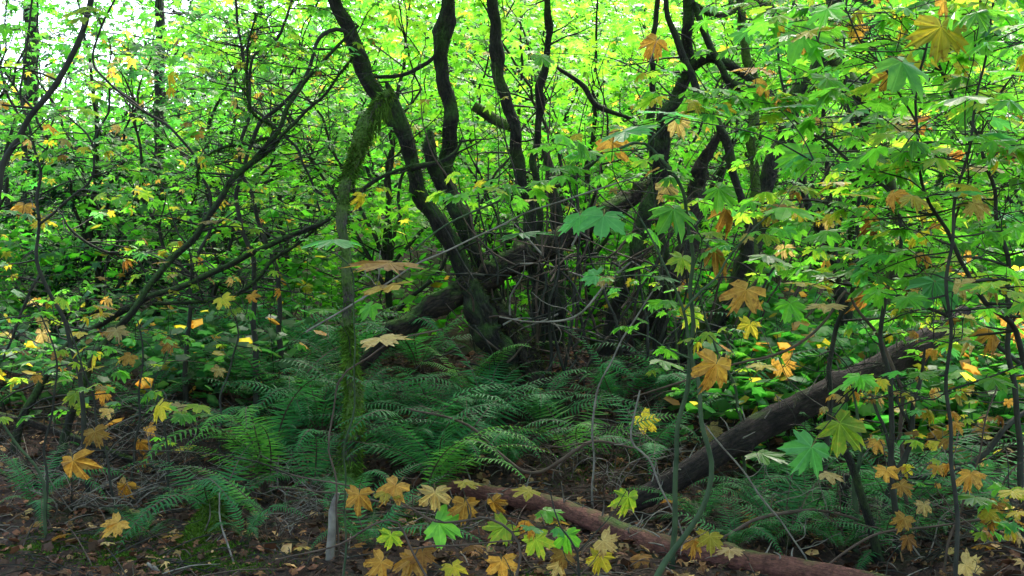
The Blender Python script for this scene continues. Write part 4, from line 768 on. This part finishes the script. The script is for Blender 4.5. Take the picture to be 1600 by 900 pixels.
# ================================================================== BACKGROUND TREES
CROWN_LEAF = {}
for tint in ('spring', 'mid', 'lime', 'dull'):
    CROWN_LEAF[tint] = []
    for k in range(6):
        cc_ = leafcols(1, tint, .0) if k < 5 else np.array([[.45, .33, .05]]); mb = MB(); mb.add(CT*[1, 1, .5+.4*k], CF, CT, np.repeat(cc_, len(CT), 0)); o = mb.build('leaf', M['crown_leaf'], smooth=False, col=True); CROWN_LEAF[tint].append(o.data); bpy.data.objects.remove(o)
def bgtree(name, label, px, d, H, z0, rad, ncl, tint, mname='bark_grey', tr=.038, nl=44, ls=.115, lean=0., T=CT, F=CF, cat='tree'):
    b = G(px, d); th = thing(name, b, label, cat, 'broadleaf trees in the bright wood behind')
    topx = b[0]+lean; tp = [b+[0, 0, -.2], b+[lean*.2+.1*rng.randn(), .1*rng.randn(), H*.3], b+[lean*.55+.2*rng.randn(), .2*rng.randn(), H*.65], np.array([topx, d, b[2]+H])]
    mb = MB(); p, r = tube(mb, tp, [tr*1.25, tr, tr*.7, tr*.25], sides=8, step=.3, rough=.06, wob=.03); mb.build('trunk', M[mname], th)
    cl_ = []
    while len(cl_) < ncl:
        u = rng.rand(3)*2-1
        if (u**2).sum() > 1: continue
        zz = z0+(H+.8-z0)*(u[2]*.5+.5); k = min(len(p)-1, int(zz/H*(len(p)-1)))
        k = max(0, k); cl_.append(np.array([p[k][0]+u[0]*rad, p[k][1]+u[1]*rad*.9, zz+b[2]]))
    cl_ = np.array(cl_)
    nlimb = 6; az = np.arctan2(cl_[:, 1]-d, cl_[:, 0]-b[0]); grp = ((az+np.pi)/(2*np.pi)*nlimb).astype(int) % nlimb
    for g in range(nlimb):
        mb = MB(); idx = np.where(grp == g)[0]
        if not len(idx): continue
        far = cl_[idx[np.argmax(np.hypot(cl_[idx, 0]-b[0], cl_[idx, 1]-d)+.6*cl_[idx, 2])]]
        zs = b[2]+.12*H+.2*H*rng.rand(); k = int(np.clip((zs-b[2])/H, 0, .9)*(len(p)-1)); s_ = p[k]
        lp, lr = tube(mb, [s_, s_*.6+far*.4+rng.randn(3)*.25, s_*.25+far*.75+rng.randn(3)*.2, far], [min(.035, r[k]*.7), .022, .013, .005], sides=5, step=.2, wob=.04)
        for i in idx[:18]:
            c = cl_[i]; q = int(np.argmin(np.linalg.norm(lp-c, axis=1)+.8*np.maximum(0, lp[:, 2]-c[2]))); s_ = lp[max(0, q-2)]
            tube(mb, [s_, s_*.5+c*.5+rng.randn(3)*.12, c, c+(c-s_)*.15+rng.randn(3)*.1], [min(.012, lr[max(0, q-2)]*.8), .008, .005, .003], sides=4, step=.2, wob=.03)
        mb.build('branch', M['twig_dark'], th)
    n = nl; N = len(cl_)*n; pos = np.repeat(cl_, n, 0)+rng.randn(N, 3)*[.46, .46, .08]
    yaw, tl, ro, sz = rng.rand(N)*6.28, .3+rng.randn(N)*.28, rng.randn(N)*.3, ls*(.6+.7*rng.rand(N)); keep = np.ones(N, bool)
    if d < 16:                                             # the nearest leaves of the near row hang singly
        vis = (np.abs(pos[:, 0]/pos[:, 1]) < .5) & (np.abs((pos[:, 2]-CAMZ)/pos[:, 1]) < .28)
        for i in np.where(vis)[0][np.argsort(pos[vis, 1]-9*sz[vis])[:130]]:
            keep[i] = False; o = bpy.data.objects.new('leaf', CROWN_LEAF[tint][rng.randint(5) if rng.rand() > .05 else 5]); C.objects.link(o); o.parent = th
            yv = np.array([math.cos(yaw[i])*math.cos(tl[i]), math.sin(yaw[i])*math.cos(tl[i]), -math.sin(tl[i])]); m = np.eye(4)
            m[:3, :3] = basis(yv, np.array([0, 0, 1.])+rng.randn(3)*.3)*sz[i]; m[:3, 3] = pos[i]-b; o.matrix_local = Matrix(m.tolist())
    mb = MB(); scatter(mb, pos[keep], yaw[keep], tl[keep], ro[keep], sz[keep], leafcols(int(keep.sum()), tint), T, F)
    mb.build('crown', M['crown_leaf'], th, smooth=False, kind='stuff', col=True)
for a in [
 ('maple_tree', 'slim maple with pale lime crown behind the left half of the clump', 620, 13.2, 4.6, 0.25, 2.4, 60, 'lime'),
 ('maple_tree', 'slim maple with bright crown seen between the middle stems of the clump', 780, 15.0, 4.6, 0.25, 2.6, 60, 'spring'),
 ('maple_tree', 'young maple glowing yellow green right behind the clump centre', 930, 13.0, 4.6, 0.25, 2.4, 60, 'lime'),
 ('maple_tree', 'slim maple with dense bright crown behind the right clump stems', 1110, 14.4, 4.6, 0.25, 2.6, 60, 'spring'),
 ('maple_tree', 'young maple with fresh green crown behind the mossy diagonal limb', 1290, 12.8, 4.6, 0.25, 2.4, 60, 'spring'),
 ('maple_tree', 'slim maple with light green crown near the right edge, behind the saplings', 1460, 14.4, 4.6, 0.25, 2.6, 60, 'lime'),
 ('maple_tree', 'slim maple at the far right edge of the wood', 1640, 13.6, 4.6, 0.25, 2.4, 55, 'spring'),
 ('maple_tree', 'slim maple with loose green crown left of the mossy bent pole', 450, 14.5, 4.6, 0.25, 2.5, 52, 'spring'),
 ('maple_tree', 'thin maple with sparse layered crown in front of the dark conifer trunk', 310, 13.5, 4.4, 0.25, 2.3, 42, 'dull'),
 ('maple_tree', 'thin maple with sparse crown at the left, sky showing through', 130, 14.5, 5.4, 0.25, 2.4, 42, 'mid'),
 ('maple_tree', 'thin maple at the left edge with layered green sprays', -30, 13.5, 5.8, 0.25, 2.4, 58, 'mid'),
 ('maple_tree', 'maple in the second row behind the clump, left', 560, 18.5, 5.2, 0.4, 3.2, 78, 'spring'),
 ('maple_tree', 'maple in the second row behind the clump, middle', 860, 19.0, 5.2, 0.4, 3.4, 80, 'lime'),
 ('maple_tree', 'maple in the second row behind the clump, right', 1180, 18.5, 5.2, 0.4, 3.3, 80, 'spring'),
 ('maple_tree', 'maple in the second row toward the right edge', 1480, 19.0, 5.2, 0.4, 3.4, 80, 'lime'),
 ('maple_tree', 'loose maple in the second row toward the left, sky above', 330, 20.0, 4.9, 0.4, 3.2, 56, 'spring'),
 ('maple_tree', 'loose maple in the second row at the left edge', 40, 19.0, 6.4, 0.4, 3.2, 60, 'mid'),
 ('maple_tree', 'far maple in the third row, left of the clump', 480, 24.5, 5.8, 0.4, 4.0, 90, 'lime'),
 ('maple_tree', 'far maple in the third row, behind the clump', 740, 24.0, 5.8, 0.4, 4.0, 95, 'spring'),
 ('maple_tree', 'far maple in the third row, right of the clump', 1010, 24.0, 5.8, 0.4, 4.0, 95, 'lime'),
 ('maple_tree', 'far maple in the third row, behind the right saplings', 1300, 24.5, 5.8, 0.4, 4.0, 95, 'spring'),
 ('maple_tree', 'far maple in the third row at the right edge', 1570, 24.0, 5.8, 0.4, 4.0, 90, 'spring'),
 ('maple_tree', 'far maple in the third row at the left, under the sky gaps', 180, 25.0, 6.4, 0.4, 4.0, 66, 'mid'),
]: bgtree(*a, lean=rng.randn()*.5)

def conifer(label, px, d, H, tr, zb, nb, bl, dens=1., dead=False):
    b = G(px, d); th = thing('conifer', b, label, 'tree', 'dark conifers on the left')
    mb = MB(); p, r = tube(mb, [b+[0, 0, -.3], b+[.05, 0, H*.4], b+[0, 0, H]], [tr*1.15, tr*.8, .03], sides=12, step=.2, rough=.06, wob=.02); mb.build('trunk', M['bark_grey'], th)
    for k in range(nb):
        z = zb+(H*.95-zb)*(k+rng.rand())/nb; i = int(z/H*(len(p)-1)); a = rng.rand()*6.28; L = bl*(1-.55*z/H)*(.6+.7*rng.rand())
        s_ = p[i]; e = s_+np.array([math.cos(a)*L, math.sin(a)*L, -.22*L+.15*rng.randn()]); m_ = s_*.5+e*.5+[0, 0, .07*L]
        mb = MB(); q, _ = tube(mb, [s_, m_, e], [.016, .010, .003], sides=4, step=.2, wob=.02)
        n = int(150*L*dens); 
        if n:
            j = rng.randint(int(len(q)*.25), len(q), n); hd = nrm(e-s_); sd = np.array([-hd[1], hd[0], 0]); sg = rng.choice([-1, 1], n)[:, None]
            off = rng.rand(n, 1)*.34*L*(1-.5*(j/len(q))[:, None]); c = q[j]+sd*sg*off+hd*off*.7+np.array([0, 0, -1])*off*.35+rng.randn(n, 3)*.02
            u = nrm(hd)+rng.randn(n, 3)*.5+sd*sg*.6; u /= np.linalg.norm(u, axis=1)[:, None]; v = np.cross(u, [0, 0, 1])+rng.randn(n, 3)*.2; v /= np.linalg.norm(v, axis=1)[:, None]
            V = np.stack([c-v*.012, c+v*.012, c+u*.10+v*.016, c+u*.10-v*.016], 1).reshape(-1, 3)
            mb.add(V, np.arange(4*n).reshape(-1, 4), None, np.repeat(np.array((.018, .05, .022))*np.exp(rng.randn(n, 1)*.3), 4, 0), mat=1)
        mb.build('branch', [M['twig_dark'], M['needle']], th, col=True)
conifer('straight dark conifer trunk standing left of the leaning vine maple stems', 245, 16., 15., .085, .8, 46, 2.2, .45)
conifer('dark conifer with drooping boughs behind the left edge', 45, 21., 17., .16, 1.0, 60, 3.2, 1.)
conifer('slim far conifer between the left trees', 405, 26., 17., .12, 1.0, 56, 2.6, 1.)
conifer('low young conifer with dense needles in the left understory', 150, 15.0, 3.6, .05, .15, 40, 1.7, 1.4)
conifer('second young conifer low in the understory left of the mossy bent pole', 345, 15.5, 3.3, .05, .15, 38, 1.6, 1.4)
conifer('grey-trunked conifer half hidden by leaves at upper right', 1345, 15., 14., .20, 5., 30, 2.4, .8)

# far wood and an added ring of unseen leaves at the rear, one mass
mb = MB(); N = 84000
a = rng.uniform(R(-62), R(62), N); d = 29+20*rng.rand(N); x = np.sin(a)*d; y = np.cos(a)*d
NB = 8000; a2 = rng.uniform(R(70), R(290), NB); d2 = 9+12*rng.rand(NB); x[:NB] = np.sin(a2)*d2; y[:NB] = np.cos(a2)*d2      # unseen leaves added behind the viewer to block skylight from the front
lim = 9.5+3*np.sin(x*.55)+2*np.sin(x*1.3+2); lim = np.where(x < -.19*y, lim*.6, lim*.6); lim[:NB] = 9
z = gh(x, y)+.2+np.maximum(lim, 3)*rng.rand(N)
cx = np.round(x/1.1)*1.1; pos = np.stack([x, y, np.round(z/.55)*.55+rng.randn(N)*.09], 1)
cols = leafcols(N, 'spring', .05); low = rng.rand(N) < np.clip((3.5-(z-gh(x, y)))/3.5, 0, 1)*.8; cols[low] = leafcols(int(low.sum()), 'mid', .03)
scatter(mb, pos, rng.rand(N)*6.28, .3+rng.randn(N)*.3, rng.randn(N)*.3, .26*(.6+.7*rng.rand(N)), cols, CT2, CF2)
for k in range(90):
    a = rng.uniform(R(-55), R(55)); d = rng.uniform(28, 48); x, y = math.sin(a)*d, math.cos(a)*d; g = float(gh(x, y)); H = rng.uniform(4, 7); r0 = rng.uniform(.03, .09)
    tube(mb, [[x, y, g-.2], [x+rng.randn()*.3, y, g+H*.5], [x+rng.randn()*.5, y, g+H]], [r0, r0*.7, .02], sides=5, step=1.2, mat=1)
o = mb.build('far_woodland_and_rear_shade', [M['crown_leaf'], M['bark_grey']], smooth=False, col=True); tag(o, 'far mass of bright green woodland filling the background, with unseen leaves added behind the viewer for shade', 'woodland', kind='stuff')

# low undergrowth behind the bank: small leafy sprays near the ground
mb = MB(); N0 = 1300; cy = rng.uniform(11.6, 34, N0); cx = rng.uniform(-.75, .75, N0)*cy; cz = gh(cx, cy)+.15+1.7*rng.rand(N0)**1.4
k_ = 150; cx[:k_] = rng.uniform(1.9, 6.2, k_); cy[:k_] = rng.uniform(8.3, 11.8, k_); q_ = k_+45; cx[k_:q_] = rng.uniform(-6.2, -2.2, 45); cy[k_:q_] = rng.uniform(8.9, 11.8, 45)
cz[:q_] = gh(cx[:q_], cy[:q_])+.1+.7*rng.rand(q_)
n = 34; pos = np.repeat(np.stack([cx, cy, cz], 1), n, 0)+rng.randn(N0*n, 3)*[.3, .3, .12]
cols = leafcols(len(pos), 'spring', .03); nn = q_*n; cols[:nn] = leafcols(nn, 'mid', .08); cols[k_*n:nn] = leafcols(45*n, 'dull', .08)
scatter(mb, pos, rng.rand(len(pos))*6.28, .3+rng.randn(len(pos))*.3, rng.randn(len(pos))*.3, .10*(.6+.8*rng.rand(len(pos))), cols, CT2, CF2)
for i in range(N0):
    g = float(gh(cx[i], cy[i])); tube(mb, [[cx[i]+rng.randn()*.2, cy[i]+rng.randn()*.2, g-.05], [cx[i], cy[i], cz[i]+.25]], [.008, .003], sides=3, step=.4, wob=.02, mat=1)
o = mb.build('undergrowth', [M['crown_leaf'], M['twig_dark']], smooth=False, col=True); tag(o, 'dim leafy undergrowth behind the fern bank', 'undergrowth', kind='stuff')

# ================================================================== GROUND COVER
mb = MB(); N = 42000; x = rng.uniform(-6.5, 6.5, N); y = 3.5+8*rng.rand(N)**.9; z = gh(x, y)+.012+rng.rand(N)*.03
k = rng.rand(N)[:, None]; cols = np.where(k < .6, [.055, .028, .017], np.where(k < .9, [.15, .06, .032], [.30, .17, .07]))*np.exp(rng.randn(N, 1)*.35)
scatter(mb, np.stack([x, y, z], 1), rng.rand(N)*6.28, rng.randn(N)*.35, rng.randn(N)*.5, .014+.06*rng.rand(N)**4, cols, CT2*[1, 1, 2.6], CF2)
N = 1500; x = rng.uniform(-5.5, 5.5, N); y = 4.+6.5*rng.rand(N); z = gh(x, y)+.02+rng.rand(N)*.03; k = rng.rand(N)[:, None]
cols = np.where(k < .45, [.09, .045, .022], np.where(k < .8, [.20, .09, .035], [.36, .22, .08]))*np.exp(rng.randn(N, 1)*.3)
scatter(mb, np.stack([x, y, z], 1), rng.rand(N)*6.28, rng.randn(N)*.4, rng.randn(N)*.6, .035+.035*rng.rand(N), cols, CT*[1, 1, 3.], CF)
o = mb.build('leaf_litter', M['litter'], smooth=False, col=True); tag(o, 'brown leaf litter scattered over the forest floor', 'leaf litter', kind='stuff')
mb = MB()
for i in range(2600):
    x, y = rng.uniform(-6, 6), rng.uniform(4, 10.8); L = .10+.5*rng.rand()**2; a = rng.rand()*6.28; q = np.array([x, y, float(gh(x, y))+.012])
    e = q+[math.cos(a)*L, math.sin(a)*L, 0]; e[2] = float(gh(e[0], e[1]))+.02+.12*L*abs(rng.randn()); tube(mb, [q, (q+e)/2+[0, 0, .02], e], [.005, .004, .002], sides=3, step=.2, mat=int(rng.choice(3, p=[.5, .38, .12])))
o = mb.build('twig_litter', [M['twig_dark'], M['twig_brown'], M['twig_pale']]); tag(o, 'fine dead twigs littering the ground and the bank', 'twigs', kind='stuff')
mb = MB()
for (px, d, rx, ry, n) in [(260, 6.15, .55, .22, 5200), (180, 6.6, .5, .25, 2600), (60, 6.3, .35, .2, 1500), (330, 5.85, .4, .18, 2200), (850, 5.5, .5, .2, 1500), (660, 7.0, .4, .3, 2500), (930, 8.2, .5, .4, 2500), (600, 6.9, .3, .3, 2500)]:
    c = G(px, d); x = c[0]+rng.randn(n)*rx*.5; y = c[1]+rng.randn(n)*ry*.5; z = gh(x, y); L = .008+.012*rng.rand(n)
    q = np.stack([x, y, z], 1); tip = q+np.stack([rng.randn(n)*.012, rng.randn(n)*.012, L], 1); wv = rng.randn(n, 3)*[.004, .004, 0]
    mb.add(np.stack([q-wv, q+wv, tip], 1).reshape(-1, 3), np.arange(3*n).reshape(-1, 3), None, np.repeat(np.array((.05, .095, .012))*np.exp(rng.randn(n, 1)*.35), 3, 0))
o = mb.build('moss_patch', M['moss'], smooth=False, col=True); tag(o, 'soft green moss patches on the forest floor', 'moss', kind='stuff')
# larger fallen leaves lying singly
for (px, py, col, lab) in [
  (100, 850, 'rust', 'rust brown maple leaf on the bare soil at lower left'), (165, 862, 'tan', 'tan maple leaf on moss at the bottom left'), (215, 815, 'tan', 'pale tan leaf beside the tiny fern tuft'),
  (330, 722, 'tan', 'tan leaf caught beside the arching fern'), (395, 790, 'rust', 'rust leaf on the ground right of the rotten stump'), (640, 700, 'rust', 'rust leaf lying among the middle ferns'),
  (60, 830, 'orange', 'orange leaf on the dark soil near the left edge'), (470, 870, 'tan', 'tan leaf on the litter left of the pale stick'), (555, 868, 'rust', 'rust leaf on the litter right of the pale stick'),
  (1000, 885, 'rust', 'rust leaf on the ground under the reddish log'), (850, 620, 'yellow', 'yellow leaf dropped on the ferns below the clump'), (852, 712, 'yellow', 'yellow leaf on the bank above the reddish log'),
  (1050, 795, 'rust', 'rust leaf between the two logs'), (1180, 830, 'orange', 'orange leaf behind the right end of the reddish log'), (1480, 880, 'tan', 'tan leaf on the ground at lower right'),
  (1540, 868, 'orange', 'orange leaf on the ground in the lower right corner'), (270, 852, 'orange', 'orange leaf on moss below the rotten stump'), (740, 868, 'rust', 'rust leaf on the soil at the bottom centre')]:
    d = 6.
    for _ in range(30):
        g = float(gh((px-800)/FPX*d, d)); d += .3*((CAMZ-g)*FPX/(py-450)-d)
    c = G(px, min(d, 9.5), .03)
    me, pl = LEAF[rng.choice(['droop', 'flat']), rng.randint(4), col]; o = bpy.data.objects.new('fallen_leaf', me); C.objects.link(o)
    s = .07+.06*rng.rand(); o.location = c+[0, 0, .03]; o.rotation_euler = (rng.randn()*.3+.2, rng.randn()*.3, rng.rand()*6.28); o.scale = (s, s, s)
    tag(o, lab, 'leaf', 'fallen maple leaves on the ground')
for o in bpy.data.objects:
    if '_o' in o: del o['_o']
print('LEAVES', nleaf[0], 'OBJECTS', len(bpy.data.objects), 'TRIS', sum(len(m.polygons) for m in bpy.data.meshes), 'TW', TW)
